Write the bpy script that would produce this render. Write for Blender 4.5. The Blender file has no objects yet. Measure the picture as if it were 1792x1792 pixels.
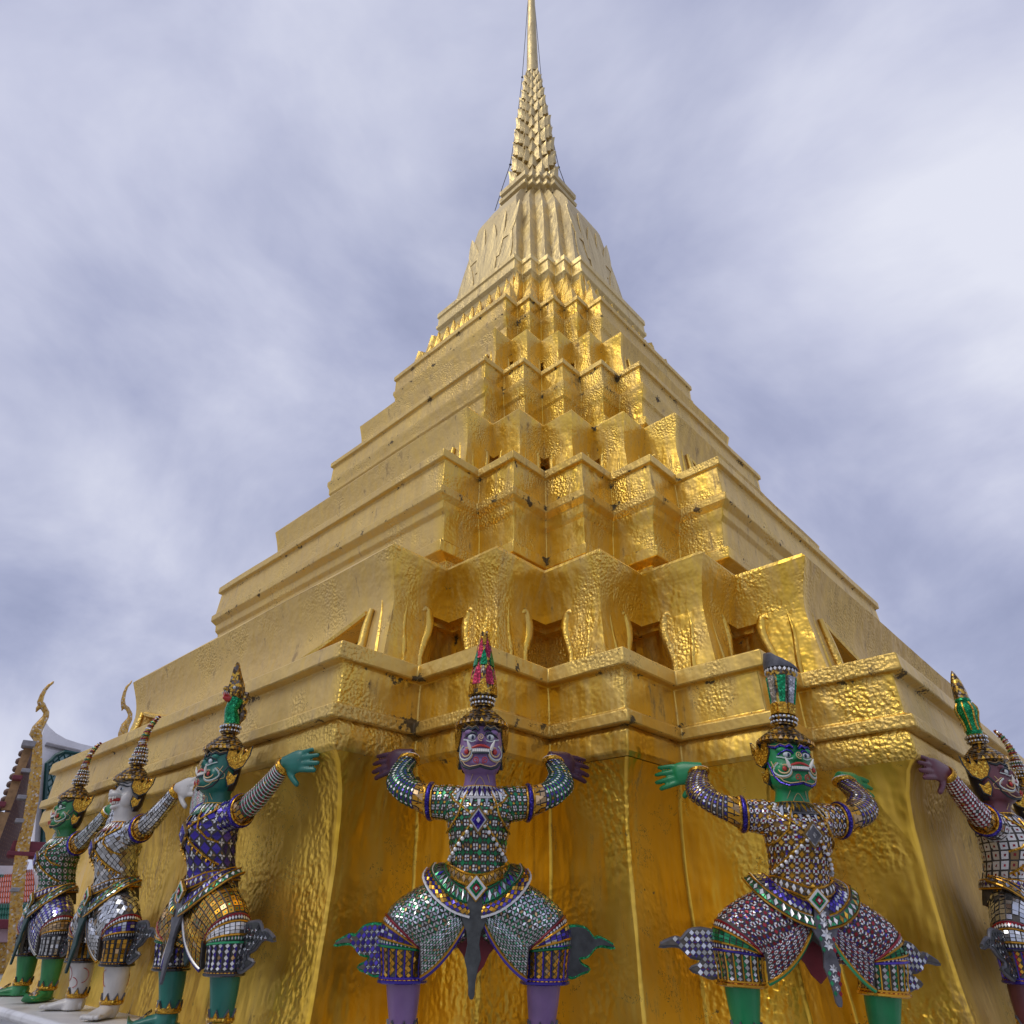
import bpy, bmesh, math, random
from mathutils import Vector, Matrix, noise

random.seed(7)
SC = bpy.context.scene
COL = SC.collection
S = 4.6                      # metres per base half-width of the tower
Z0 = 1.2                     # top of the marble plinth above the paving
def zz(z): return (z + 0.095) * S + Z0      # tower levels are noted in half-widths

# ------------------------------------------------------------------ camera
cam = bpy.data.cameras.new('Camera')
cam.sensor_width = 36.0; cam.sensor_fit = 'HORIZONTAL'; cam.lens = 23.0
cam.clip_start = 0.05; cam.clip_end = 3000
camo = bpy.data.objects.new('Camera', cam); COL.objects.link(camo)
_r = Vector((-0.6819907, 0.73130652, 0.00891447)); _u = Vector((0.39904626, 0.36186653, 0.84250501))
_f = Vector((-0.61290356, -0.57813786, 0.53861474))
camo.matrix_world = Matrix(((_r.x, _u.x, -_f.x, 6.4538), (_r.y, _u.y, -_f.y, 5.4400),
                            (_r.z, _u.z, -_f.z, zz(0)), (0, 0, 0, 1)))
SC.camera = camo

# ------------------------------------------------------------------ overcast sky, one soft sun
SUN_EL, SUN_AZ = math.radians(52), math.radians(-8)     # sun azimuth: world X axis, left of the view
world = bpy.data.worlds.new('World'); SC.world = world; world.use_nodes = True
nt = world.node_tree; nt.nodes.clear()
def N(t, kind, **kw):
    n = t.nodes.new(kind)
    for k, v in kw.items():
        if k.startswith('i_'):
            n.inputs[k[2:].replace('_', ' ')].default_value = v
        else: setattr(n, k, v)
    return n
def ramp(n, stops):
    cr = n.color_ramp
    while len(cr.elements) > 1: cr.elements.remove(cr.elements[-1])
    cr.elements[0].position = stops[0][0]; cr.elements[0].color = stops[0][1]
    for p, c in stops[1:]:
        e = cr.elements.new(p); e.color = c
out = N(nt, 'ShaderNodeOutputWorld')
sky = N(nt, 'ShaderNodeTexSky', sky_type='NISHITA', sun_disc=False, sun_elevation=SUN_EL,
        sun_rotation=math.radians(98), air_density=1.0, dust_density=2.0, ozone_density=1.5)
bg1 = N(nt, 'ShaderNodeBackground', i_Strength=0.10)
bg2 = N(nt, 'ShaderNodeBackground', i_Strength=1.0)
tc = N(nt, 'ShaderNodeTexCoord')
sep = N(nt, 'ShaderNodeSeparateXYZ')
nt.links.new(tc.outputs['Generated'], sep.inputs[0])
zc = N(nt, 'ShaderNodeMath', operation='MAXIMUM'); zc.inputs[1].default_value = 0.0
za = N(nt, 'ShaderNodeMath', operation='ADD'); za.inputs[1].default_value = 0.60
nt.links.new(sep.outputs[2], zc.inputs[0]); nt.links.new(zc.outputs[0], za.inputs[0])
dx = N(nt, 'ShaderNodeMath', operation='DIVIDE'); dy = N(nt, 'ShaderNodeMath', operation='DIVIDE')
nt.links.new(sep.outputs[0], dx.inputs[0]); nt.links.new(za.outputs[0], dx.inputs[1])
nt.links.new(sep.outputs[1], dy.inputs[0]); nt.links.new(za.outputs[0], dy.inputs[1])
cmb = N(nt, 'ShaderNodeCombineXYZ'); nt.links.new(dx.outputs[0], cmb.inputs[0]); nt.links.new(dy.outputs[0], cmb.inputs[1])
mp = N(nt, 'ShaderNodeMapping'); mp.inputs['Location'].default_value = (3.1, 1.35, 0.0)
nt.links.new(cmb.outputs[0], mp.inputs[0])
n1 = N(nt, 'ShaderNodeTexNoise', i_Scale=0.95, i_Detail=5.0, i_Roughness=0.52, i_Distortion=0.2)
n2 = N(nt, 'ShaderNodeTexNoise', i_Scale=2.9, i_Detail=6.0, i_Roughness=0.60, i_Distortion=0.35)
nt.links.new(mp.outputs[0], n1.inputs['Vector']); nt.links.new(mp.outputs[0], n2.inputs['Vector'])
mx = N(nt, 'ShaderNodeMix', data_type='FLOAT'); mx.inputs[0].default_value = 0.32
nt.links.new(n1.outputs[0], mx.inputs[2]); nt.links.new(n2.outputs[0], mx.inputs[3])
cr = N(nt, 'ShaderNodeValToRGB')
ramp(cr, [(0.39, (0.31, 0.34, 0.515, 1)), (0.46, (0.42, 0.45, 0.635, 1)), (0.53, (0.58, 0.605, 0.77, 1)), (0.61, (0.77, 0.79, 0.905, 1))])
nt.links.new(mx.outputs[0], cr.inputs[0])
nt.links.new(cr.outputs[0], bg2.inputs[0]); nt.links.new(sky.outputs[0], bg1.inputs[0])
cov = N(nt, 'ShaderNodeMapRange'); cov.inputs[1].default_value = 0.34; cov.inputs[2].default_value = 0.55
cov.inputs[3].default_value = 0.82; cov.inputs[4].default_value = 0.99
nt.links.new(n1.outputs[0], cov.inputs[0])
ms = N(nt, 'ShaderNodeMixShader')
nt.links.new(cov.outputs[0], ms.inputs[0]); nt.links.new(bg1.outputs[0], ms.inputs[1]); nt.links.new(bg2.outputs[0], ms.inputs[2])
nt.links.new(ms.outputs[0], out.inputs[0])

sun = bpy.data.lights.new('Sun', 'SUN'); sun.energy = 1.0; sun.angle = math.radians(30); sun.color = (1.0, 0.95, 0.86)
suno = bpy.data.objects.new('Sun', sun); COL.objects.link(suno)
_sd = Vector((math.cos(SUN_EL) * math.cos(SUN_AZ), math.cos(SUN_EL) * math.sin(SUN_AZ), math.sin(SUN_EL)))
suno.rotation_euler = _sd.to_track_quat('Z', 'Y').to_euler()
suno.location = (20, 0, 30)

SC.view_settings.view_transform = 'Standard'; SC.view_settings.look = 'None'
SC.view_settings.exposure = 0.0; SC.view_settings.gamma = 1.0
SC.view_settings.use_curve_mapping = False
SC.cycles.use_denoising = True
SC.cycles.max_bounces = 6; SC.cycles.glossy_bounces = 4; SC.cycles.diffuse_bounces = 3
SC.cycles.sample_clamp_indirect = 6.0

# ------------------------------------------------------------------ materials
MAT = {}
def new_mat(name):
    m = bpy.data.materials.new(name); m.use_nodes = True
    t = m.node_tree; b = t.nodes['Principled BSDF']; MAT[name] = m
    return m, t, b
def flat(name, col, rough=0.5, metal=0.0, var=0.0, scale=8.0, bump=0.0, spec=0.5, coat=0.0):
    m, t, b = new_mat(name)
    b.inputs['Roughness'].default_value = rough; b.inputs['Metallic'].default_value = metal
    b.inputs['Specular IOR Level'].default_value = spec
    if coat: b.inputs['Coat Weight'].default_value = coat; b.inputs['Coat Roughness'].default_value = 0.15
    c = (*col, 1)
    if var or bump:
        tcn = N(t, 'ShaderNodeTexCoord')
        no = N(t, 'ShaderNodeTexNoise', i_Scale=scale, i_Detail=6.0, i_Roughness=0.6)
        t.links.new(tcn.outputs['Object'], no.inputs['Vector'])
        r = N(t, 'ShaderNodeValToRGB')
        ramp(r, [(0.3, tuple(max(0, x * (1 - var)) for x in col) + (1,)), (0.7, tuple(min(1, x * (1 + var)) for x in col) + (1,))])
        t.links.new(no.outputs[0], r.inputs[0]); t.links.new(r.outputs[0], b.inputs['Base Color'])
        if bump:
            bp = N(t, 'ShaderNodeBump', i_Strength=bump, i_Distance=0.01)
            t.links.new(no.outputs[0], bp.inputs['Height']); t.links.new(bp.outputs[0], b.inputs['Normal'])
    else: b.inputs['Base Color'].default_value = c
    return m

def gold_mat(name, c1, c2, rough, dust, grime=0.9, pebble=30.0, k_peb=0.010, crinkle=9.0, k_cri=0.008, big=2.0, k_big=0.05, streak=False):
    """gold leaf over lacquered plaster: hammered relief, dull dusty patches, soot specks and stains"""
    m, t, b = new_mat(name)
    L = t.links.new
    V = N(t, 'ShaderNodeTexCoord').outputs['Object']
    def math_(op, x, y):
        n = N(t, 'ShaderNodeMath', operation=op)
        for k, q in ((0, x), (1, y)):
            if isinstance(q, (int, float)): n.inputs[k].default_value = q
            else: L(q, n.inputs[k])
        return n.outputs[0]
    nc = N(t, 'ShaderNodeTexNoise', i_Scale=1.3, i_Detail=4.0, i_Roughness=0.65); L(V, nc.inputs['Vector'])
    rc = N(t, 'ShaderNodeValToRGB'); ramp(rc, [(0.35, (*c1, 1)), (0.65, (*c2, 1))]); L(nc.outputs[0], rc.inputs[0])
    # dust: pale and matt, in vertical runs
    mpd = N(t, 'ShaderNodeMapping'); mpd.inputs['Scale'].default_value = (5.0, 5.0, 0.6); L(V, mpd.inputs[0])
    nd = N(t, 'ShaderNodeTexNoise', i_Scale=2.2, i_Detail=4.0, i_Roughness=0.7); L(mpd.outputs[0], nd.inputs['Vector'])
    rd = N(t, 'ShaderNodeMapRange'); rd.inputs[1].default_value = 0.44; rd.inputs[2].default_value = 0.74; rd.inputs[4].default_value = dust
    L(nd.outputs[0], rd.inputs[0])
    aw = N(t, 'ShaderNodeAttribute', attribute_name='wear_sheen')  # long faces paler: wear plus grazing sky reflection put into the colour
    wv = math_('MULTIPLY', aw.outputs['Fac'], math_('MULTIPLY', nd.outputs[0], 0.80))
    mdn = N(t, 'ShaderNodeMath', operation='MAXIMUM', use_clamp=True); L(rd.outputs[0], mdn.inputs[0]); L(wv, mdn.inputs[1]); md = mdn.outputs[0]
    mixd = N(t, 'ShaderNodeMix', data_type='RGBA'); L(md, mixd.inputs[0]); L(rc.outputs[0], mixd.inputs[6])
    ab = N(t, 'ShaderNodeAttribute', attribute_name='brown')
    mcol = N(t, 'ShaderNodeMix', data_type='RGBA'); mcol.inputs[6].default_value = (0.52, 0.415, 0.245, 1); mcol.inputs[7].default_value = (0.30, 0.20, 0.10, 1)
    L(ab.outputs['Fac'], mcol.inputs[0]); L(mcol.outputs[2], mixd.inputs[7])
    # soot: ragged specks, and stains where the mesh carries a "stain" weight (inner corners; broken dark lines under slabs)
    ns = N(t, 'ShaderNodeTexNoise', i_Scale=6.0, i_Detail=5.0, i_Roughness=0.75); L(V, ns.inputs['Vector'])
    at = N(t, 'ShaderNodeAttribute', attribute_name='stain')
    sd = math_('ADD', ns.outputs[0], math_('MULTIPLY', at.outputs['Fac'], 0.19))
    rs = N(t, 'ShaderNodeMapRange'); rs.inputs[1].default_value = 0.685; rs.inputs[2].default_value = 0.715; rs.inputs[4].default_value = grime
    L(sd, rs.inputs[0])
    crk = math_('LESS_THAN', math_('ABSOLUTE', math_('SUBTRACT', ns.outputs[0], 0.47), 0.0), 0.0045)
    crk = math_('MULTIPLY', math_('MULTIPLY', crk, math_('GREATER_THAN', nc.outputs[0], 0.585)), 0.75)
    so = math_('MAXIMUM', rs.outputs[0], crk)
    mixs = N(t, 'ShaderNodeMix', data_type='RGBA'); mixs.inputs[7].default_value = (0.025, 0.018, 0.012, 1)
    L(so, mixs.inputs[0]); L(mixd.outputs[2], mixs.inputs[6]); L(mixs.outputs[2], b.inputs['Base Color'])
    wr = N(t, 'ShaderNodeMapRange'); wr.inputs[1].default_value = 0.60; wr.inputs[2].default_value = 0.66; wr.inputs[4].default_value = 0.55
    L(math_('ADD', math_('MULTIPLY', nd.outputs[0], 0.62), math_('MULTIPLY', ns.outputs[0], 0.40)), wr.inputs[0])
    mixw = N(t, 'ShaderNodeMix', data_type='RGBA'); mixw.inputs[7].default_value = (0.20, 0.115, 0.04, 1)
    L(wr.outputs[0], mixw.inputs[0]); L(mixs.outputs[2], mixw.inputs[6]); L(mixw.outputs[2], b.inputs['Base Color'])
    mm = math_('MAXIMUM', math_('MAXIMUM', md, so), wr.outputs[0])
    L(math_('SUBTRACT', 0.97, mm), b.inputs['Metallic'])
    rr = N(t, 'ShaderNodeMapRange'); rr.inputs[1].default_value = 0.3; rr.inputs[2].default_value = 0.7
    rr.inputs[3].default_value = rough - 0.09; rr.inputs[4].default_value = rough + 0.11; L(nc.outputs[0], rr.inputs[0])
    L(math_('ADD', rr.outputs[0], math_('MULTIPLY', mm, 0.35)), b.inputs['Roughness'])
    # relief: pebbles in patches, crinkled foil, slow swells
    vp = N(t, 'ShaderNodeTexNoise', i_Scale=pebble, i_Detail=0.6); L(V, vp.inputs['Vector'])
    nb = N(t, 'ShaderNodeTexNoise', i_Scale=big, i_Detail=1.0, i_Roughness=0.5); L(V, nb.inputs['Vector'])
    Vk = V
    if streak:
        ms_ = N(t, 'ShaderNodeMapping'); ms_.inputs['Scale'].default_value = (1.0, 1.0, 0.28); L(V, ms_.inputs[0]); Vk = ms_.outputs[0]
    nk = N(t, 'ShaderNodeTexNoise', i_Scale=crinkle, i_Detail=2.0, i_Roughness=0.6); L(Vk, nk.inputs['Vector'])
    rp = N(t, 'ShaderNodeMapRange'); rp.inputs[1].default_value = 0.48; rp.inputs[2].default_value = 0.64; rp.inputs[4].default_value = -k_peb
    L(nb.outputs[0], rp.inputs[0])
    rk = N(t, 'ShaderNodeMapRange'); rk.inputs[1].default_value = 0.35; rk.inputs[2].default_value = 0.62; rk.inputs[3].default_value = k_cri; rk.inputs[4].default_value = k_cri * 0.25
    L(nc.outputs[0], rk.inputs[0])
    hgt = math_('ADD', math_('ADD', math_('MULTIPLY', vp.outputs[0], rp.outputs[0]), math_('MULTIPLY', nk.outputs[0], rk.outputs[0])), math_('MULTIPLY', nb.outputs[0], k_big))
    b1 = N(t, 'ShaderNodeBump', i_Strength=1.0, i_Distance=1.0); L(hgt, b1.inputs['Height'])
    L(b1.outputs[0], b.inputs['Normal'])
    return m
G1, G2 = (0.70, 0.43, 0.050), (0.86, 0.59, 0.13)
gold_mat('gold_wall', (0.84, 0.495, 0.040), (0.95, 0.63, 0.095), 0.35, 0.16, 0.85, pebble=36.0, k_peb=0.013, crinkle=8.0, k_cri=0.021, big=1.7, k_big=0.055, streak=True)
gold_mat('gold_leaf', G1, G2, 0.35, 0.42, 0.9, pebble=52.0, k_peb=0.012, crinkle=10.0, k_cri=0.017, big=2.6, k_big=0.024)
gold_mat('gold_leaf_old', (0.82, 0.60, 0.20), (0.90, 0.70, 0.30), 0.38, 0.45, crinkle=7.0, k_cri=0.014, k_big=0.02)
gold_mat('gold_spire', (0.62, 0.47, 0.19), (0.71, 0.57, 0.29), 0.44, 0.75, 0.6, crinkle=5.0, k_cri=0.022, pebble=14.0, k_big=0.02)

def marble_mat():
    m, t, b = new_mat('white_marble')
    L = t.links.new; V = N(t, 'ShaderNodeTexCoord').outputs['Object']
    n = N(t, 'ShaderNodeTexNoise', i_Scale=2.3, i_Detail=9.0, i_Roughness=0.6, i_Distortion=1.5); L(V, n.inputs['Vector'])
    r = N(t, 'ShaderNodeValToRGB'); ramp(r, [(0.30, (0.36, 0.35, 0.34, 1)), (0.46, (0.62, 0.62, 0.63, 1)), (0.7, (0.74, 0.74, 0.74, 1))])
    L(n.outputs[0], r.inputs[0]); L(r.outputs[0], b.inputs['Base Color'])
    b.inputs['Roughness'].default_value = 0.38
    bp = N(t, 'ShaderNodeBump', i_Strength=0.15, i_Distance=0.01); L(n.outputs[0], bp.inputs['Height']); L(bp.outputs[0], b.inputs['Normal'])
marble_mat()
flat('paving', (0.36, 0.35, 0.33), 0.75, var=0.25, scale=3.0, bump=0.2)

# ------------------------------------------------------------------ mesh helpers
def mesh_obj(name, verts, faces, mats, parent=None, fmat=None, smooth=None, bevel=0.0, link=True):
    me = bpy.data.meshes.new(name)
    me.from_pydata([tuple(v) for v in verts], [], faces)
    for m in (mats if isinstance(mats, (list, tuple)) else [mats]):
        me.materials.append(MAT[m])
    if fmat: me.polygons.foreach_set('material_index', fmat)
    if smooth is not None:
        me.polygons.foreach_set('use_smooth', [True] * len(me.polygons))
        if smooth < 180: me.set_sharp_from_angle(angle=math.radians(smooth))
    me.update()
    o = bpy.data.objects.new(name, me)
    if link: COL.objects.link(o)
    if parent: o.parent = parent
    if bevel:
        md = o.modifiers.new('soft_edge', 'BEVEL'); md.width = bevel; md.segments = 2
        md.limit_method = 'ANGLE'; md.angle_limit = math.radians(32); md.harden_normals = False
    return o
def empty(name, loc=(0, 0, 0), rot=0.0, label=None, cat=None, group=None):
    o = bpy.data.objects.new(name, None); COL.objects.link(o)
    o.location = loc; o.rotation_euler = (0, 0, rot); o.empty_display_size = 0.2
    if label: o['label'] = label
    if cat: o['category'] = cat
    if group: o['group'] = group
    return o
def lerp(a, b, t): return a + (b - a) * t

class MB:
    """collects shapes into one mesh"""
    def __init__(s): s.v = []; s.f = []; s.m = []
    def grid(s, pts, closed_u=False, mat=0, flip=False, cap0=False, cap1=False):
        """pts[j][i]: rows j, columns i"""
        b0 = len(s.v); nj = len(pts); ni = len(pts[0])
        for row in pts: s.v += [tuple(p) for p in row]
        ur = ni if closed_u else ni - 1
        for j in range(nj - 1):
            for i in range(ur):
                k = (i + 1) % ni
                q = (b0 + j * ni + i, b0 + j * ni + k, b0 + (j + 1) * ni + k, b0 + (j + 1) * ni + i)
                s.f.append(q[::-1] if flip else q); s.m.append(mat)
        if cap0: 
            q = tuple(b0 + i for i in range(ni)); s.f.append(q if flip else q[::-1]); s.m.append(mat)
        if cap1:
            q = tuple(b0 + (nj - 1) * ni + i for i in range(ni)); s.f.append(q[::-1] if flip else q); s.m.append(mat)
    def tube(s, path, r, n=6, mat=0, caps=True):
        rs = r if isinstance(r, (list, tuple)) else [r] * len(path)
        path = [Vector(p) for p in path]
        rows = []; ref = None
        for i, p in enumerate(path):
            d = (path[min(i + 1, len(path) - 1)] - path[max(i - 1, 0)])
            if d.length < 1e-9: d = Vector((0, 0, 1))
            d.normalize()
            if ref is None:
                ref = Vector((0, 0, 1)) if abs(d.z) < 0.9 else Vector((1, 0, 0))
            a = (ref - d * ref.dot(d))
            if a.length < 1e-6: a = d.orthogonal()
            a.normalize(); ref = a; bb = d.cross(a)
            rows.append([p + (a * math.cos(6.28318 * k / n) + bb * math.sin(6.28318 * k / n)) * rs[i] for k in range(n)])
        s.grid(rows, True, mat, False, caps, caps)
    def box(s, c, h, mat=0, M=None):
        b0 = len(s.v); M = M or Matrix.Identity(3)
        for sx in (-1, 1):
            for sy in (-1, 1):
                for sz in (-1, 1):
                    s.v.append(tuple(Vector(c) + M @ Vector((sx * h[0], sy * h[1], sz * h[2]))))
        for q in ((0, 1, 3, 2), (4, 6, 7, 5), (0, 4, 5, 1), (2, 3, 7, 6), (0, 2, 6, 4), (1, 5, 7, 3)):
            s.f.append(tuple(b0 + i for i in q)); s.m.append(mat)
    def ball(s, c, r, nu=10, nv=7, mat=0, M=None):
        M = M or Matrix.Identity(3); r = r if isinstance(r, (list, tuple)) else (r, r, r)
        rows = []
        for j in range(nv + 1):
            a = math.pi * j / nv
            aa = min(max(a, 0.02), math.pi - 0.02)
            rows.append([Vector(c) + M @ Vector((math.sin(aa) * math.cos(6.28318 * i / nu) * r[0], math.sin(aa) * math.sin(6.28318 * i / nu) * r[1], -math.cos(aa) * r[2])) for i in range(nu)])
        s.grid(rows, True, mat, False, True, True)
    def lathe(s, prof, c=(0, 0, 0), n=24, mat=0, M=None, cap=True):
        M = M or Matrix.Identity(3)
        s.grid([[Vector(c) + M @ Vector((r * math.cos(6.28318 * i / n), r * math.sin(6.28318 * i / n), z)) for i in range(n)] for r, z in prof], True, mat, False, cap, cap)
    def slab(s, outline, axis_u, axis_v, axis_n, origin, th, mat=0):
        """flat outline (u, v) with thickness th along axis_n"""
        b0 = len(s.v); n = len(outline); O = Vector(origin)
        for k in (0, 1):
            for (u, v) in outline: s.v.append(tuple(O + axis_u * u + axis_v * v + axis_n * (th * (k - 0.5))))
        s.f.append(tuple(b0 + i for i in range(n))[::-1]); s.m.append(mat)
        s.f.append(tuple(b0 + n + i for i in range(n))); s.m.append(mat)
        for i in range(n):
            k = (i + 1) % n
            s.f.append((b0 + i, b0 + k, b0 + n + k, b0 + n + i)); s.m.append(mat)
    def build(s, name, mats, parent=None, smooth=None, bevel=0.0):
        return mesh_obj(name, s.v, s.f, mats, parent, s.m, smooth, bevel)

# ------------------------------------------------------------------ ground and plinth
g = MB()
g.grid([[(-400, -400, 0), (400, -400, 0)], [(-400, 400, 0), (400, 400, 0)]])
go = g.build('ground', 'paving'); go['kind'] = 'structure'

# ------------------------------------------------------------------ the gilded tower
tower = empty('gilded_tower', (0, 0, 0), 0.0, 'tall gilded stepped stupa with zigzag corners and a needle spire', 'stupa')

def quadrant(D, r):
    w = D * r; g = (D - w) / 4
    c = [(D, w), (D - g, w), (D - g, w + g), (D - 2 * g, w + g), (D - 2 * g, w + 2 * g)]
    return c + [(y, x) for x, y in c[3::-1]]
def redent(D, r):
    q = quadrant(D, r); o = []
    for k in range(4):
        for x, y in q:
            for _ in range(k): x, y = -y, x
            o.append((x, y))
    return o
def ring(D, r, z, nl, ns):
    """subdivided plan outline; stain weight is high near the inner (concave) corners"""
    P = redent(D, r); n = len(P); pts = []; st = []
    for i in range(n):
        a, b = P[i], P[(i + 1) % n]
        m = nl if i % 9 == 8 else ns
        for k in range(m):
            t = k / m
            pts.append((lerp(a[0], b[0], t) * S, lerp(a[1], b[1], t) * S, zz(z)))
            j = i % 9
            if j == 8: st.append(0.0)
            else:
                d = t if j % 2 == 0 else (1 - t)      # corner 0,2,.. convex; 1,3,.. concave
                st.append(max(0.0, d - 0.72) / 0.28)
    return pts, st
def wob(p, amp=0.012, sc=1.3):
    v = Vector(p); q = v * sc
    d = Vector((noise.noise(q), noise.noise(q + Vector((31, 7, 3))), noise.noise(q + Vector((5, 17, 41))) * 0.6))
    q2 = v * (sc * 5.5)
    d2 = Vector((noise.noise(q2), noise.noise(q2 + Vector((11, 3, 9))), noise.noise(q2 + Vector((2, 27, 14))) * 0.6))
    return v + d * amp + d2 * (amp * 0.32)
def face_tone(o, r, brown, amount=1.0, slabs=()):
    """the long outer faces are paler than the zigzag corners: wear, with grazing sky reflection painted in; one side is stained brown"""
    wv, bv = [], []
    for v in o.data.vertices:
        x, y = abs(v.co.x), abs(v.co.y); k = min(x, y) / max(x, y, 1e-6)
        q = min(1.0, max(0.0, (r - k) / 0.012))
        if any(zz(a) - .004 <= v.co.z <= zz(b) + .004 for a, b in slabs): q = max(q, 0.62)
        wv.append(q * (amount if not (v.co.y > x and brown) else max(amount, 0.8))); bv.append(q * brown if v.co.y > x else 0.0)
    for nme, vals in (('wear_sheen', wv), ('brown', bv)):
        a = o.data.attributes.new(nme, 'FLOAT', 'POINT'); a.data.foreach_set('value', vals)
def sweep(name, prof, r, mat='gold_leaf', nl=40, ns=7, amp=0.012, bevel=0.008, dz=0.055, top=True, stain_bands=()):
    """sweep the zigzag plan along a profile of (half-width, level)"""
    pr = []
    for a, b in zip(prof, prof[1:]):
        n = max(1, int(math.hypot((a[0] - b[0]) * S, (a[1] - b[1]) * S) / dz))
        pr += [(lerp(a[0], b[0], k / n), lerp(a[1], b[1], k / n)) for k in range(n)]
    pr.append(prof[-1])
    mb = MB(); rows = []; sts = []
    rf = r if callable(r) else (lambda D: r)
    for D, z in pr:
        pts, st = ring(D, rf(D), z, nl, ns)
        rows.append([wob(p, amp) for p in pts])
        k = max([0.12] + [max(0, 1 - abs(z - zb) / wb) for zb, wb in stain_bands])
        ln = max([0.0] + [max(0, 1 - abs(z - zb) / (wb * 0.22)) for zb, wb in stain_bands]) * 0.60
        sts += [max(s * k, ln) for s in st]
    mb.grid(rows, True, 0, False, False, top)
    o = mb.build(name, mat, tower, smooth=28, bevel=bevel)
    at = o.data.attributes.new('stain', 'FLOAT', 'POINT'); at.data.foreach_set('value', sts)
    face_tone(o, rf(prof[0][0]), 0.75 if name in ('base_wall', 'recessed_core') else 0.0, {'base_wall': 0.12, 'cavetto_band': 0.4}.get(name, 1.0), {'lower_cornice': ((0.269, 0.2925), (0.202, 0.2165)), 'second_cornice': ((0.731, 0.752), (0.6535, 0.668)), 'third_cornice': ((1.189, 1.208), (1.1185, 1.132)), 'fourth_cornice': ((1.604, 1.626), (1.539, 1.552))}.get(name, ()))
    return o

# white marble plinth, in separate coping slabs along the visible sides
sweep('plinth', [(1.07, -0.345), (1.07, -0.30), (1.045, -0.29), (1.045, -0.17), (1.055, -0.16), (1.055, -0.125), (1.04, -0.12), (1.04, -0.108)], 0.55, 'white_marble', nl=12, ns=3, amp=0.003, bevel=0.01)
sweep('plinth_coping', [(0.93, -0.108), (1.055, -0.108), (1.062, -0.104), (1.062, -0.098), (1.058, -0.095), (0.93, -0.095)], 0.55, 'white_marble', nl=12, ns=3, amp=0.004, bevel=0.006, top=False)

sweep('base_wall', [(0.966, -0.0955), (0.960, -0.03), (0.958, 0.05), (0.960, 0.10), (0.966, 0.135), (0.976, 0.158), (0.985, 0.168)], 0.53,
      'gold_wall', nl=48, ns=9, amp=0.014, bevel=0.014, top=False, stain_bands=[(-0.09, 0.05), (0.168, 0.03)])
sweep('cavetto_band', [(0.9855, 0.168), (0.990, 0.173), (0.9905, 0.196), (0.986, 0.2015)], 0.53, 'gold_leaf', nl=48, ns=9, amp=0.008, top=False, stain_bands=[(0.20, 0.02)])
sweep('lower_cornice', [(0.978, 0.2015), (1.0, 0.2020), (1.0, 0.2165), (0.9905, 0.2190), (0.9900, 0.2670), (1.0035, 0.2690), (1.0025, 0.2895), (0.985, 0.2915), (0.84, 0.2925)], 0.529,
      'gold_leaf', nl=48, ns=9, amp=0.007, bevel=0.008, stain_bands=[(0.267, 0.022), (0.2185, 0.012), (0.2015, 0.012)])

def wall_cornice(name, prof, r, bands, mat='gold_leaf'):
    return sweep(name, prof, r, mat, nl=36, ns=7, amp=0.006, bevel=0.006, stain_bands=bands)
wall_cornice('second_cornice', [(0.750, 0.470), (0.752, 0.540), (0.777, 0.546), (0.780, 0.566), (0.770, 0.569), (0.775, 0.620), (0.782, 0.628), (0.784, 0.643), (0.7965, 0.6535),
      (0.7975, 0.668), (0.7905, 0.6705), (0.7885, 0.728), (0.7970, 0.731), (0.7975, 0.7475), (0.785, 0.750), (0.64, 0.752)], 0.549, [(0.728, 0.03), (0.67, 0.018), (0.6535, 0.018), (0.566, 0.02)])
wall_cornice('third_cornice', [(0.585, 0.930), (0.588, 1.004), (0.598, 1.010), (0.600, 1.030), (0.590, 1.034), (0.594, 1.083), (0.600, 1.090), (0.601, 1.106), (0.6075, 1.1185),
      (0.6085, 1.132), (0.6015, 1.135), (0.6010, 1.186), (0.6085, 1.189), (0.6090, 1.2035), (0.60, 1.206), (0.49, 1.208)], 0.548, [(1.186, 0.03), (1.134, 0.02), (1.1185, 0.02)])
wall_cornice('fourth_cornice', [(0.452, 1.365), (0.454, 1.495), (0.460, 1.505), (0.461, 1.524), (0.4685, 1.539),
      (0.4685, 1.552), (0.4640, 1.555), (0.4650, 1.601), (0.4715, 1.604), (0.4718, 1.6214), (0.465, 1.624), (0.38, 1.626)], 0.566, [(1.601, 0.03), (1.554, 0.02), (1.539, 0.02)])
sweep('lotus_core', [(0.415, 1.615), (0.385, 1.70), (0.360, 1.80), (0.350, 1.875)], 0.56, 'gold_leaf', nl=24, ns=5, amp=0.008, top=False)
wall_cornice('bell_cornice', [(0.345, 1.870), (0.352, 1.892), (0.3640, 1.9028), (0.3645, 1.916), (0.3595, 1.919), (0.3590, 1.958), (0.3645, 1.961), (0.3640, 1.9852), (0.355, 1.988), (0.29, 1.990)], 0.55, [], 'gold_leaf_old')
sweep('bell', [(0.322, 1.985), (0.314, 2.05), (0.298, 2.20), (0.280, 2.36), (0.260, 2.53), (0.252, 2.56), (0.212, 2.67), (0.180, 2.745), (0.165, 2.772), (0.152, 2.775)], lambda D: max(0.36, (D - 0.150) / D), 'gold_spire', nl=20, ns=4, amp=0.010, bevel=0.006)
sweep('bell_crown', [(0.148, 2.765), (0.150, 2.79), (0.172, 2.797), (0.175, 2.815), (0.163, 2.820), (0.160, 2.852), (0.171, 2.857), (0.1725, 2.885), (0.165, 2.890), (0.12, 2.892)], 0.46, 'gold_spire', nl=14, ns=3, amp=0.006, bevel=0.005)

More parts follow.
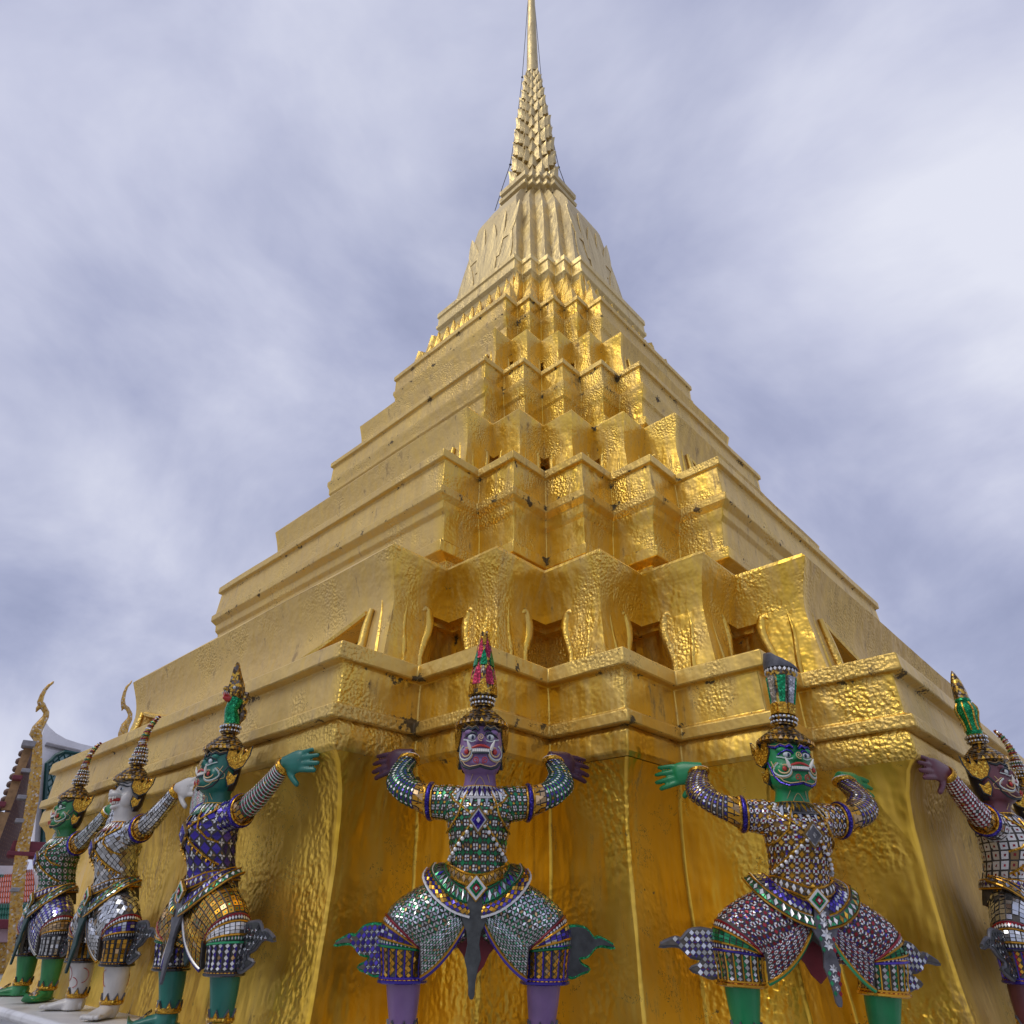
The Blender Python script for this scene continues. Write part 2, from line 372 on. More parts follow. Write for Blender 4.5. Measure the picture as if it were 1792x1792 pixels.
# ------------------------------------------------------------------ lion-leg tiers
def leg_tier(name, z0, z1, Dt, Dm, Df, r, inset, mat='gold_leaf', hole=0.40, relief=0.010):
    """flaring drum carried on curled lion legs at every outer corner; openings at the inner corners"""
    H = z1 - z0
    def Dz(z):
        t = (z - z0) / H
        if t < 0.25: return lerp(Df, (Df + Dm) / 2, t / 0.25)
        if t < 0.55: return lerp((Df + Dm) / 2, Dm, (t - 0.25) / 0.30)
        k = (t - 0.55) / 0.45; return lerp(Dm, Dt, k * k * (1.6 - 0.6 * k))
    zo = z0 + 0.58 * H                 # springing of the openings
    mb = MB(); trims = MB()
    inner = inset
    def P(i, t, z, push=0.0):
        D = Dz(z) + push
        Q = redent(D, r); a, b = Q[i], Q[(i + 1) % 36]
        return Vector((lerp(a[0], b[0], t) * S, lerp(a[1], b[1], t) * S, zz(z)))
    nz1, nz2 = 9, 9
    for i in range(36):
        j = i % 9
        if j == 8:                     # long face: a leg at each end, a scalloped apron between
            for side in (0, 1):
                def tl(z):
                    k = (z - z0) / (zo - z0)
                    return 0.040 + 0.018 * math.sin(k * 3.1) + 0.028 * max(0, k - 0.55) + 0.012 * (1 - k) ** 3
                rows = []; back = []
                for m in range(nz1 + 1):
                    z = lerp(z0, zo, m / nz1); w = tl(z)
                    ts = [w * k / 4 for k in range(5)]
                    if side: ts = [1 - t for t in ts][::-1]
                    rows.append([wob(P(i, t, z), 0.006) for t in ts])
                mb.grid(rows, False)
                e = 4 if side == 0 else 0
                edge = []
                for m in range(nz1 + 1):
                    z = lerp(z0, zo, m / nz1); w = tl(z); t = 1 - w if side else w
                    edge.append((rows[m][e], P(i, t, z, -inner)))
                mb.grid([[a, b] for a, b in edge], False, 0, side == 0)
                trims.tube([P(i, (1 - tl(lerp(z0, zo, k / 10)) if side else tl(lerp(z0, zo, k / 10))), lerp(z0, zo, k / 10), 0.004) for k in range(11)],
                           [0.020 + 0.012 * math.sin(k / 10 * 3.1) for k in range(11)], 6)
                t2 = 0.028
                trims.tube([P(i, (1 - t2 * (0.6 + 0.5 * k / 6) if side else t2 * (0.6 + 0.5 * k / 6)), lerp(z0, zo + 0.05 * H, k / 6), 0.0) for k in range(7)], [0.010, 0.016, 0.015, 0.014, 0.012, 0.009, 0.003], 5)
            # apron
            def zl(t):
                u = abs(t - 0.5) * 2           # 0 centre .. 1 ends
                return zo + 0.02 * H - H * 0.34 * (1 - min(1, (u / 0.93) ** 2.2))
            nt_ = 48; rows = []
            for m in range(nz2 + 1):
                row = []
                for k in range(nt_ + 1):
                    t = k / nt_
                    zb = zo if (t < 0.055 or t > 0.945) else max(zl(t), z0 + 0.02 * H)
                    row.append(wob(P(i, t, lerp(zb, z1, m / nz2)), 0.006))
                rows.append(row)
            mb.grid(rows, False)
            mb.grid([[P(i, k / nt_, zo if (k / nt_ < 0.055 or k / nt_ > 0.945) else max(zl(k / nt_), z0 + 0.02 * H), -inner) for k in range(nt_ + 1)], rows[0]], False)
            trims.tube([P(i, k / 60, max(zl(k / 60), z0 + 0.02 * H) + 0.015 * H, 0.003) for k in range(4, 57)], 0.020, 5)
        else:
            # short face: convex end carries the leg
            def loc(u): return u if j % 2 == 1 else 1 - u      # u=0 at the inner corner, 1 at the outer
            def ul(z):
                k = (z - z0) / (zo - z0); q = (-.16, -.02, .06, .05, -.02, -.10, -.12, -.05)
                x = min(max(k, 0), 1) * 7; n_ = min(int(x), 6); t_ = x - n_; t_ = t_ * t_ * (3 - 2 * t_)
                return hole * (1 + 1.1 * lerp(q[n_], q[n_ + 1], t_))
            rows = []
            for m in range(nz1 + 1):
                z = lerp(z0, zo, m / nz1); a = ul(z)
                us = [lerp(a, 1, k / 5) for k in range(6)]
                ts = [loc(u) for u in us]
                if j % 2 == 0: ts = ts[::-1]
                rows.append([wob(P(i, t, z), 0.005) for t in ts])
            mb.grid(rows, False)
            e = 0 if j % 2 == 1 else 5
            mb.grid([[rows[m][e], P(i, loc(ul(lerp(z0, zo, m / nz1))), lerp(z0, zo, m / nz1), -inner)] for m in range(nz1 + 1)], False, 0, j % 2 == 1)
            rows = [[wob(P(i, k / 8, lerp(zo, z1, m / nz2)), 0.005) for k in range(9)] for m in range(nz2 + 1)]
            mb.grid(rows, False)
            mb.grid([[P(i, k / 8, zo, -inner) for k in range(9)], rows[0]], False)
            # curled edge bead, hooking outward at the knee
            pth = [P(i, loc(ul(lerp(z0, zo, k / 12)) + 0.035), lerp(z0, zo, k / 12), -0.005) for k in range(13)]
            hook = [P(i, loc(ul(zo) + 0.05 * k), zo + 0.045 * H * math.sin(k * 0.95), -0.004) for k in range(1, 4)]
            pth += hook
            sc = (Dt * S) / 4.2
            trims.tube(pth, [sc * x for x in (0.040, 0.034, 0.028, 0.026, 0.026, 0.028, 0.031, 0.034, 0.037, 0.040, 0.041, 0.040, 0.036, 0.031, 0.024, 0.012)], 7)
            # leaf rib on the shank
            trims.tube([P(i, loc(0.72 + 0.10 * math.sin((k / 10 - 0.25) * 3.6) * (k / 10) ** 0.5), lerp(z0 + 0.02 * H, zo + 0.10 * H, k / 10), -0.003) for k in range(11)],
                       [sc * x for x in (0.020, 0.022, 0.022, 0.021, 0.020, 0.019, 0.018, 0.016, 0.013, 0.009, 0.003)], 6)
    # top slab
    topr = [[wob(p, 0.008) for p in ring(Dt, r, z1, 40, 8)[0]], [Vector(p) for p in ring(Dt - 0.004, r, z1 + 0.006, 40, 8)[0]], [Vector(p) for p in ring(Dt - 0.16, r, z1 + 0.008, 40, 8)[0]]]
    mb.grid(topr, True)
    o = mb.build(name, mat, tower, smooth=35)
    face_tone(o, r, 0.8)
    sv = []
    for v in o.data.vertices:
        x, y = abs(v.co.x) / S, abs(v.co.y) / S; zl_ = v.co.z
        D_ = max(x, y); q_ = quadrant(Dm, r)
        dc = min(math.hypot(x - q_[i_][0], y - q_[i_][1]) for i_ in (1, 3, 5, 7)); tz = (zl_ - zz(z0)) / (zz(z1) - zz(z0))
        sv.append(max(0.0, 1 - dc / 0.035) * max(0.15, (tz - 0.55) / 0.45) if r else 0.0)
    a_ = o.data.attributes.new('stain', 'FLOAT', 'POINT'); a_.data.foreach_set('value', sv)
    trims.build('leg_bead', mat, o, smooth=60)
    # recessed core seen through the openings
    sweep('recessed_core', [(Dm - inset - 0.004, z0 - 0.004), (Dm - inset - 0.004, zo - 0.05 * H), (Dm - inset * 0.55, zo - 0.045 * H), (Dm - inset * 0.55, zo + 0.2 * H), (Dm - inset * 0.5, z1 - 0.01)], r, mat, nl=20, ns=5, amp=0.01, bevel=0.0, stain_bands=[(zo, 0.04)])
    return o
leg_tier('lion_leg_tier', 0.291, 0.476, 0.9135, 0.890, 0.905, 0.525, 0.034)
leg_tier('lion_leg_tier', 0.750, 0.936, 0.7063, 0.689, 0.699, 0.551, 0.020, hole=0.27)
leg_tier('lion_leg_tier', 1.205, 1.372, 0.5485, 0.536, 0.545, 0.558, 0.014, hole=0.18)

# ------------------------------------------------------------------ lotus petals, bell leaves, spire
def petal_mesh(name, mat, fold=0.25, curl=0.18, thick=0.16, nu=4, nv=6):
    """pointed petal, base at origin, 1 wide, 1 tall, +Y outward, with a thick back"""
    mb = MB(); rows = []; back = []
    for j in range(nv + 1):
        v = j / nv
        w = 0.5 * (1 - v ** 2.2) ** 0.9 * (0.86 + 0.5 * v * (1 - v)) + 0.004
        rows.append([(w * (2 * i / nu - 1), fold * (1 - abs(2 * i / nu - 1)) * (1 - 0.6 * v) + curl * v * v + thick * 0.5, v) for i in range(nu + 1)])
        back.append([(w * (2 * i / nu - 1), curl * v * v * 0.7 - thick * 0.5, v) for i in range(nu + 1)])
    mb.grid(rows, False, 0, True); mb.grid(back, False, 0, False)
    mb.grid([rows[0], back[0]], False, 0, False)
    for e in (0, nu):
        mb.grid([[rows[j][e], back[j][e]] for j in range(nv + 1)], False, 0, e == nu)
    o = mb.build(name, mat, None, smooth=40)
    me = o.data; bpy.data.objects.remove(o); return me
PETAL = petal_mesh('petal', 'gold_leaf')
PETAL_S = petal_mesh('spire_petal', 'gold_spire', 0.45, 0.22, 0.25, 4, 5)
PLATE = petal_mesh('leaf_plate', 'gold_spire', 0.02, 0.0, 0.06, 4, 8)
def put(me, name, parent, loc, nrm, w, h, d=None, lean=0.0, roll=0.0):
    o = bpy.data.objects.new(name, me); COL.objects.link(o); o.parent = parent
    ang = math.atan2(nrm[1], nrm[0]) - math.pi / 2
    M = Matrix.Translation(loc) @ Matrix.Rotation(ang, 4, 'Z') @ Matrix.Rotation(lean, 4, 'X') @ Matrix.Rotation(roll, 4, 'Y') @ Matrix.Diagonal((w, d or w, h, 1))
    o.matrix_local = M
    return o
lotus = empty('lotus_band'); lotus.parent = tower
for row, (za_, zb_, Da, Db) in enumerate(((1.618, 1.785, 0.425, 0.392), (1.690, 1.885, 0.388, 0.356))):
    for k in range(4):
        for j in range(9):
            Q = redent(Da, 0.565); a = Vector(Q[k * 9 + j]); b = Vector(Q[(k * 9 + j + 1) % 36])
            lean = -math.atan2((Da - Db), (zb_ - za_))
            lean = math.atan2((Da - Db), (zb_ - za_))
            h = (zb_ - za_) * S * 1.03
            if j == 8:
                d = (b - a); nrm = Vector((d.y, -d.x)).normalized(); n = 10 if row == 0 else 11
                for q in range(n):
                    t = (q + 0.5) / n if row == 0 else (q + 0.02) / (n - 0.96) if n > 1 else 0.5
                    p = a + d * t
                    put(PETAL, 'petal', lotus, (p.x * S, p.y * S, zz(za_)), nrm, d.length * S / n * 1.02, h * 0.86, 0.15, lean + random.uniform(-.02, .02), random.uniform(-.02, .02))
            if j % 2 == 0:           # a folded petal over every outer corner
                c = a if j < 8 else a
                nx = Vector((math.cos(math.pi / 4 + k * math.pi / 2), math.sin(math.pi / 4 + k * math.pi / 2)))
                c = c - nx * 0.012
                put(PETAL, 'petal', lotus, (c.x * S, c.y * S, zz(za_)), nx, 0.25 if row == 0 else 0.22, h * 0.86, 0.42, lean * 1.3)
# broad overlapping leaves in relief on the bell faces
bell_leaves = empty('bell_leaves'); bell_leaves.parent = tower
for k in range(4):
    a = k * math.pi / 2
    nx = Vector((math.cos(a), math.sin(a))); tx = Vector((-nx.y, nx.x))
    def Db(z):
        pr = [(0.322, 1.985), (0.298, 2.20), (0.280, 2.36), (0.260, 2.53), (0.212, 2.67), (0.180, 2.745)]
        for (d0, z0_), (d1, z1_) in zip(pr, pr[1:]):
            if z <= z1_: return lerp(d0, d1, (z - z0_) / (z1_ - z0_))
        return 0.195
    for (u, z, w, h, rl) in ((0, 2.0, .52, 2.1, 0), (-.092, 2.02, .34, 1.2, .10), (.092, 2.02, .34, 1.2, -.10), (-.088, 2.26, .26, 1.05, .22), (.088, 2.26, .26, 1.05, -.22),
                             (-.045, 2.16, .22, 1.5, .05), (.045, 2.16, .22, 1.5, -.05),):
        D = Db(z); D2 = Db(min(2.7, z + h / S))
        p = nx * (D + 0.001) + tx * u
        put(PLATE, 'leaf_plate', bell_leaves, (p.x * S, p.y * S, zz(z)), nx, w, h, 0.26, math.atan2((D - D2) * S, h) * 0.92, rl)
# stacked lotus rings, then the plain needle
ax0 = Vector((-0.682, 0.7313)) * (-0.010 * S)
def spire_r(z):
    pr = [(2.885, 0.134), (3.17, 0.116), (3.62, 0.090), (4.0, 0.055), (4.22, 0.036)]
    for (a, ra), (b, rb) in zip(pr, pr[1:]):
        if z <= b: return 0.80 * lerp(ra, rb, (z - a) / (b - a)) + 0.004
    return 0.034
mb = MB(); mb.lathe([(spire_r(z) * S * 0.90, zz(z)) for z in [2.885 + 1.32 * k / 20 for k in range(21)]], (ax0.x, ax0.y, 0), 20)
core = mb.build('petal_spire', 'gold_spire', tower, smooth=50)
z = 2.885; row = 0
while z < 4.13:
    r = spire_r(z); h = 0.66 * r + 0.048; n = 10
    for q in range(n):
        a = (q + 0.5 * (row % 2)) * 2 * math.pi / n + random.uniform(-.04, .04)
        nx = Vector((math.cos(a), math.sin(a)))
        p = nx * (r * 0.77 * S) + ax0
        put(PETAL_S, 'petal', core, (p.x, p.y, zz(z) + random.uniform(-.02, .02)), nx, 2 * math.pi * r * S / n * 1.12, h * S * random.uniform(.92, 1.06), r * S * 0.78, random.uniform(-.10, .0), random.uniform(-.06, .06))
    z += h * 0.60; row += 1
mb = MB(); mb.lathe([(0.040 * S, zz(4.165)), (0.043 * S, zz(4.18)), (0.0345 * S, zz(4.20)), (0.034 * S, zz(4.25)), (0.0285 * S, zz(4.75)), (0.0235 * S, zz(5.2)), (0.013 * S, zz(6.0)), (0.002 * S, zz(6.8))], (ax0.x, ax0.y, 0), 28)
mb.build('needle', 'gold_spire', tower, smooth=50)
# stay wires with little clamps
flat('wire_black', (0.03, 0.03, 0.035), 0.5)
lat = Vector((-0.682, 0.7313))
for pts in ([(-.032, 5.215), (-.050, 4.706), (-.070, 4.155), (-.100, 3.619), (-.130, 3.246), (-.164, 3.06), (-.184, 2.94), (-.198, 2.857)],
            [(.010, 5.216), (.024, 4.708), (.040, 4.123), (.077, 3.623), (.114, 3.225), (.150, 3.02), (.172, 2.90)]):
    mb = MB()
    w3 = [Vector((lat.x * a * S, lat.y * a * S, zz(b))) for a, b in pts]
    mb.tube(w3, 0.009, 5)
    for k in (2, 4): mb.ball(w3[k], 0.03, 6, 4)
    if pts[0][0] < 0:
        mb.box(w3[4] + Vector((lat.x * .10, lat.y * .10, 0.02)), (0.035, 0.045, 0.11)); mb.tube([w3[4], w3[4] + Vector((lat.x * .12, lat.y * .12, 0))], 0.014, 5)
    mb.build('stay_wire', 'wire_black', tower)

# ------------------------------------------------------------------ mosaic statues
def mosaic(name, col, rough=0.16, metal=0.85, spread=0.35, coat=0.3):
    m, t, b = new_mat(name); L = t.links.new
    g = N(t, 'ShaderNodeNewGeometry')
    r = N(t, 'ShaderNodeValToRGB')
    ramp(r, [(0.0, tuple(c * (1 - spread) for c in col) + (1,)), (0.85, (*col, 1)), (1.0, tuple(min(1, c * (1 + spread) + 0.03) for c in col) + (1,))])
    L(g.outputs['Random Per Island'], r.inputs[0]); L(r.outputs[0], b.inputs['Base Color'])
    b.inputs['Metallic'].default_value = metal; b.inputs['Roughness'].default_value = rough
    b.inputs['Coat Weight'].default_value = coat; b.inputs['Coat Roughness'].default_value = 0.08
mosaic('t_silver', (0.70, 0.72, 0.74), 0.14, 0.9, 0.45)
mosaic('t_white', (0.80, 0.80, 0.80), 0.25, 0.25, 0.25)
mosaic('t_green', (0.015, 0.26, 0.10), 0.16, 0.6, 0.5)
mosaic('t_blue', (0.055, 0.030, 0.36), 0.18, 0.5, 0.5)
mosaic('t_gold', (0.72, 0.36, 0.025), 0.18, 0.8, 0.5)
mosaic('t_red', (0.33, 0.015, 0.03), 0.18, 0.5, 0.5)
mosaic('t_dark', (0.045, 0.045, 0.055), 0.2, 0.4, 0.6)
mosaic('t_tan', (0.50, 0.33, 0.16), 0.2, 0.6, 0.5)
TILES = ['t_silver', 't_white', 't_green', 't_blue', 't_gold', 't_red', 't_dark', 't_tan']
SI, WH, GR, BL, GO, RE, DK, TN = range(8)
flat('grout', (0.075, 0.065, 0.055), 0.7, var=0.4, scale=30)
flat('grout_gold', (0.20, 0.12, 0.03), 0.55, metal=0.4, var=0.5, scale=40)
flat('lead_grey', (0.10, 0.10, 0.115), 0.5, metal=0.3, var=0.5, scale=14, bump=0.3)
flat('sash_dark', (0.045, 0.05, 0.05), 0.55, var=0.6, scale=16, bump=0.3)
flat('cloth_red', (0.17, 0.012, 0.018), 0.55, var=0.25, scale=10)
flat('panel_dark_green', (0.008, 0.04, 0.035), 0.5, var=0.3, scale=10)
flat('eye_white', (0.50, 0.54, 0.55), 0.25)
flat('eye_iris', (0.01, 0.02, 0.06), 0.12)
flat('lip_red', (0.45, 0.035, 0.025), 0.3)
flat('tooth', (0.78, 0.76, 0.68), 0.25)
flat('line_gold', (0.60, 0.42, 0.20), 0.4)
flat('line_pale', (0.55, 0.62, 0.60), 0.4)
flat('line_dark', (0.02, 0.03, 0.035), 0.35)
flat('hair_navy', (0.012, 0.014, 0.04), 0.3, coat=0.3)
def crown_mat():
    m, t, b = new_mat('crown_mosaic'); L = t.links.new
    V = N(t, 'ShaderNodeTexCoord').outputs['Object']
    vo = N(t, 'ShaderNodeTexVoronoi', i_Scale=75.0); L(V, vo.inputs['Vector'])
    sp = N(t, 'ShaderNodeSeparateColor'); L(vo.outputs['Color'], sp.inputs[0])
    r = N(t, 'ShaderNodeValToRGB'); r.color_ramp.interpolation = 'CONSTANT'
    ramp(r, [(0.0, (0.08, 0.055, 0.03, 1)), (0.30, (0.30, 0.16, 0.03, 1)), (0.52, (0.60, 0.36, 0.05, 1)), (0.70, (0.16, 0.13, 0.11, 1)), (0.86, (0.40, 0.34, 0.28, 1)), (0.95, (0.75, 0.52, 0.10, 1))])
    L(sp.outputs[0], r.inputs[0]); L(r.outputs[0], b.inputs['Base Color'])
    b.inputs['Metallic'].default_value = 0.7; b.inputs['Roughness'].default_value = 0.28
    bp = N(t, 'ShaderNodeBump', i_Strength=0.5, i_Distance=0.004); L(sp.outputs[1], bp.inputs['Height']); L(bp.outputs[0], b.inputs['Normal'])
crown_mat()
def glitter(name, col):
    m, t, b = new_mat(name); L = t.links.new
    V = N(t, 'ShaderNodeTexCoord').outputs['Object']
    vo = N(t, 'ShaderNodeTexVoronoi', i_Scale=130.0); L(V, vo.inputs['Vector'])
    sp = N(t, 'ShaderNodeSeparateColor'); L(vo.outputs['Color'], sp.inputs[0])
    r = N(t, 'ShaderNodeValToRGB'); ramp(r, [(0.0, tuple(c * .35 for c in col) + (1,)), (0.8, (*col, 1)), (1.0, tuple(min(1, c * 1.8 + .05) for c in col) + (1,))])
    L(sp.outputs[0], r.inputs[0]); L(r.outputs[0], b.inputs['Base Color'])
    b.inputs['Metallic'].default_value = 0.7; b.inputs['Roughness'].default_value = 0.2
    bp = N(t, 'ShaderNodeBump', i_Strength=0.8, i_Distance=0.006); L(sp.outputs[1], bp.inputs['Height']); L(bp.outputs[0], b.inputs['Normal'])
glitter('glit_green', (0.01, 0.30, 0.11)); glitter('glit_red', (0.50, 0.03, 0.08)); glitter('glit_gold', (0.70, 0.36, 0.03))
glitter('glit_silver', (0.5, 0.5, 0.52)); glitter('glit_blue', (0.05, 0.03, 0.34))

def skin_mat(name, col, hand=None, legs=None, lines=False):
    m, t, b = new_mat(name); L = t.links.new
    V = N(t, 'ShaderNodeTexCoord').outputs['Object']
    no = N(t, 'ShaderNodeTexNoise', i_Scale=9.0, i_Detail=4.0); L(V, no.inputs['Vector'])
    r = N(t, 'ShaderNodeValToRGB'); ramp(r, [(0.3, tuple(c * .82 for c in col) + (1,)), (0.7, tuple(min(1, c * 1.12) for c in col) + (1,))]); L(no.outputs[0], r.inputs[0])
    c = r.outputs[0]
    if hand or legs:
        sx = N(t, 'ShaderNodeSeparateXYZ'); L(V, sx.inputs[0])
        if hand:
            ab = N(t, 'ShaderNodeMath', operation='ABSOLUTE'); L(sx.outputs[0], ab.inputs[0])
            gt = N(t, 'ShaderNodeMath', operation='GREATER_THAN'); gt.inputs[1].default_value = 0.345; L(ab.outputs[0], gt.inputs[0])
            gz = N(t, 'ShaderNodeMath', operation='GREATER_THAN'); gz.inputs[1].default_value = 0.9; L(sx.outputs[2], gz.inputs[0])
            mu = N(t, 'ShaderNodeMath', operation='MULTIPLY'); L(gt.outputs[0], mu.inputs[0]); L(gz.outputs[0], mu.inputs[1])
            mi = N(t, 'ShaderNodeMix', data_type='RGBA'); mi.inputs[7].default_value = (*hand, 1); L(mu.outputs[0], mi.inputs[0]); L(c, mi.inputs[6]); c = mi.outputs[2]
    L(c, b.inputs['Base Color'])
    n2 = N(t, 'ShaderNodeTexNoise', i_Scale=38.0, i_Detail=5.0, i_Roughness=0.7); L(V, n2.inputs['Vector'])
    rc2 = N(t, 'ShaderNodeMapRange'); rc2.inputs[1].default_value = 0.66; rc2.inputs[2].default_value = 0.72; rc2.inputs[4].default_value = 0.55; L(n2.outputs[0], rc2.inputs[0])
    mch = N(t, 'ShaderNodeMix', data_type='RGBA'); mch.inputs[7].default_value = (0.16, 0.14, 0.12, 1); L(rc2.outputs[0], mch.inputs[0]); L(c, mch.inputs[6]); L(mch.outputs[2], b.inputs['Base Color'])
    b.inputs['Roughness'].default_value = 0.40; b.inputs['Coat Weight'].default_value = 0.15; b.inputs['Coat Roughness'].default_value = 0.12
    bp = N(t, 'ShaderNodeBump', i_Strength=0.12, i_Distance=0.01); L(no.outputs[0], bp.inputs['Height']); L(bp.outputs[0], b.inputs['Normal'])
skin_mat('skin_purple', (0.22, 0.125, 0.285), hand=(0.055, 0.014, 0.045))
skin_mat('skin_green', (0.008, 0.24, 0.080))
skin_mat('skin_leaf', (0.025, 0.21, 0.065))
skin_mat('skin_teal', (0.008, 0.145, 0.108))
skin_mat('skin_maroon', (0.125, 0.032, 0.046))
skin_mat('skin_white', (0.58, 0.56, 0.53))

def cr4(p0, p1, p2, p3, t):
    t2 = t * t; t3 = t2 * t
    return (p1 * 2 + (p2 - p0) * t + (p0 * 2 - p1 * 5 + p2 * 4 - p3) * t2 + (p1 * 3 - p0 - p2 * 3 + p3) * t3) * 0.5
class Loft:
    """stations: (centre, X half-axis vector, Y half-axis vector); u runs around, v along"""
    def __init__(s, st, e=1.0): s.st = [tuple(Vector(a) for a in q) for q in st]; s.e = e
    def at(s, v):
        n = len(s.st) - 1; x = min(max(v, 0), 1) * n; i = min(int(x), n - 1); t = x - i
        g = lambda k: s.st[min(max(k, 0), n)]
        a, b, c, d = g(i - 1), g(i), g(i + 1), g(i + 2)
        return [cr4(a[k], b[k], c[k], d[k], t) for k in range(3)]
    def __call__(s, u, v):
        c, X, Y = s.at(v); a = 6.2831853 * u; ca, sa = math.cos(a), math.sin(a)
        if s.e != 1.0:
            ca = math.copysign(abs(ca) ** s.e, ca); sa = math.copysign(abs(sa) ** s.e, sa)
        return c + X * ca + Y * sa
    def normal(s, u, v):
        d = 0.004
        n = (s(u + d, v) - s(u - d, v)).cross(s(u, min(1, v + d)) - s(u, max(0, v - d)))
        if n.length < 1e-12: return Vector((0, -1, 0))
        n.normalize()
        c = s.at(v)[0]
        return n if n.dot(s(u, v) - c) > 0 else -n
    def add(s, mb, nu=24, nv=16, mat=0, v0=0.0, v1=1.0, scale=1.0, caps=True):
        rows = []
        for j in range(nv + 1):
            v = lerp(v0, v1, j / nv)
            c = s.at(v)[0]
            rows.append([c + (s(i / nu, v) - c) * scale for i in range(nu)])
        # face orientation
        a = rows[0][1] - rows[0][0]; b = rows[1][0] - rows[0][0]
        flip = a.cross(b).dot(rows[0][0] - s.at(v0)[0]) < 0
        mb.grid(rows, True, mat, flip, caps, caps)
    def hoop(s, mb, v, r, mat=0, off=0.0, n=28, k=6, u0=0.0, u1=1.0):
        closed = abs(u1 - u0) > 0.999
        pts = [s(lerp(u0, u1, i / n), v) + s.normal(lerp(u0, u1, i / n), v) * off for i in range(n + 1)]
        mb.tube(pts, r, k, mat, not closed)
class Sheet:
    """open patch from a function f(u, v) -> point, normal from differences, turned to face `out`"""
    def __init__(s, f, out): s.f = f; s.out = Vector(out)
    def __call__(s, u, v): return s.f(u, v)
    def normal(s, u, v):
        d = 0.01; n = (s.f(u + d, v) - s.f(u - d, v)).cross(s.f(u, v + d) - s.f(u, v - d))
        if n.length < 1e-12: return s.out.copy()
        n.normalize(); return n if n.dot(s.out) > 0 else -n
    def add(s, mb, nu=14, nv=8, mat=0, th=0.012):
        f = [[s.f(i / nu, j / nv) for i in range(nu + 1)] for j in range(nv + 1)]
        b = [[s.f(i / nu, j / nv) - s.normal(i / nu, j / nv) * th for i in range(nu + 1)] for j in range(nv + 1)]
        a = (f[0][1] - f[0][0]).cross(f[1][0] - f[0][0]); flip = a.dot(s.normal(0.05, 0.05)) < 0
        mb.grid(f, False, mat, flip); mb.grid(b, False, mat, not flip)
        for r0, r1 in ((f[0], b[0]), (f[-1], b[-1]), ([r[0] for r in f], [r[0] for r in b]), ([r[-1] for r in f], [r[-1] for r in b])):
            mb.grid([r0, r1], False, mat)

def dia(cx, cy, a, b): return [(cx, cy - b), (cx + a, cy), (cx, cy + b), (cx - a, cy)]
def lens(x0, y0, x1, y1, w, g=0.06):
    dx, dy = x1 - x0, y1 - y0; mx, my = (x0 + x1) / 2, (y0 + y1) / 2; n = math.hypot(dx, dy); px, py = -dy / n * w, dx / n * w
    return [(x0 + dx * g, y0 + dy * g), (mx + px, my + py), (x1 - dx * g, y1 - dy * g), (mx - px, my - py)]
def sq(cx, cy, h): return [(cx - h, cy - h), (cx + h, cy - h), (cx + h, cy + h), (cx - h, cy + h)]
PAT = {
    'diamond': lambda A, B: [(dia(.5, .5, .45, .45), A), (dia(0, 0, .45, .45), B)],
    'flower': lambda A, B: [(lens(.5, .5, 1, 1, .165), A), (lens(.5, .5, 0, 1, .165), A), (lens(.5, .5, 1, 0, .165), A), (lens(.5, .5, 0, 0, .165), A), (dia(0, .5, .17, .26), B), (dia(.5, 0, .26, .17), B)],
    'cross': lambda A, B: [(lens(0, 0, .36, 0, .10, 0), A), (lens(0, 0, -.36, 0, .10, 0), A), (lens(0, 0, 0, .36, .10, 0), A), (lens(0, 0, 0, -.36, .10, 0), A), (dia(.5, .5, .46, .46), B)],
    'dotted': lambda A, B: [(sq(.5, .5, .42), A), (sq(.5, .5, .13), B)],
    'square': lambda A, B: [(sq(.5, .5, .43), A)],
    'quad': lambda A, B: [(sq(.34, .34, .105), A), (sq(.66, .34, .105), A), (sq(.34, .66, .105), A), (sq(.66, .66, .105), A), (dia(0, 0, .30, .30), B), (dia(0, .5, .13, .20), GO), (dia(.5, 0, .20, .13), B), (sq(.5, .5, .045), RE)],
    'eyelet': lambda A, B: [([(.30, .16), (.70, .16), (.62, .34), (.38, .34)], A), ([(.30, .84), (.70, .84), (.62, .66), (.38, .66)], A), ([(.16, .30), (.16, .70), (.34, .62), (.34, .38)], A), ([(.84, .30), (.84, .70), (.66, .62), (.66, .38)], A), (sq(.5, .5, .115), RE if B != GR else DK), (dia(0, 0, .27, .27), B), (dia(.5, 0, .12, .12), BL if B != GR else B), (dia(0, .5, .12, .12), BL if B != GR else B)],
    'scale': lambda A, B: [([(.5, .02), (.95, .5), (.5, .98), (.05, .5)], A), ([(0, -.48), (.45, 0), (0, .48), (-.45, 0)], A)],
    'ring': lambda A, B: [(dia(.25, .5, .24, .40), A), (dia(.75, .5, .24, .40), B)],
    'bar': lambda A, B: [([(.08, .06), (.92, .06), (.92, .94), (.08, .94)], A)],
    'lozenge': lambda A, B: [(dia(.5, .5, .30, .46), A), ([(.02, .04), (.40, .04), (.04, .46)], B), ([(.98, .04), (.60, .04), (.96, .46)], B), ([(.02, .96), (.40, .96), (.04, .54)], B), ([(.98, .96), (.60, .96), (.96, .54)], B)],
}
RT = random.Random(3)
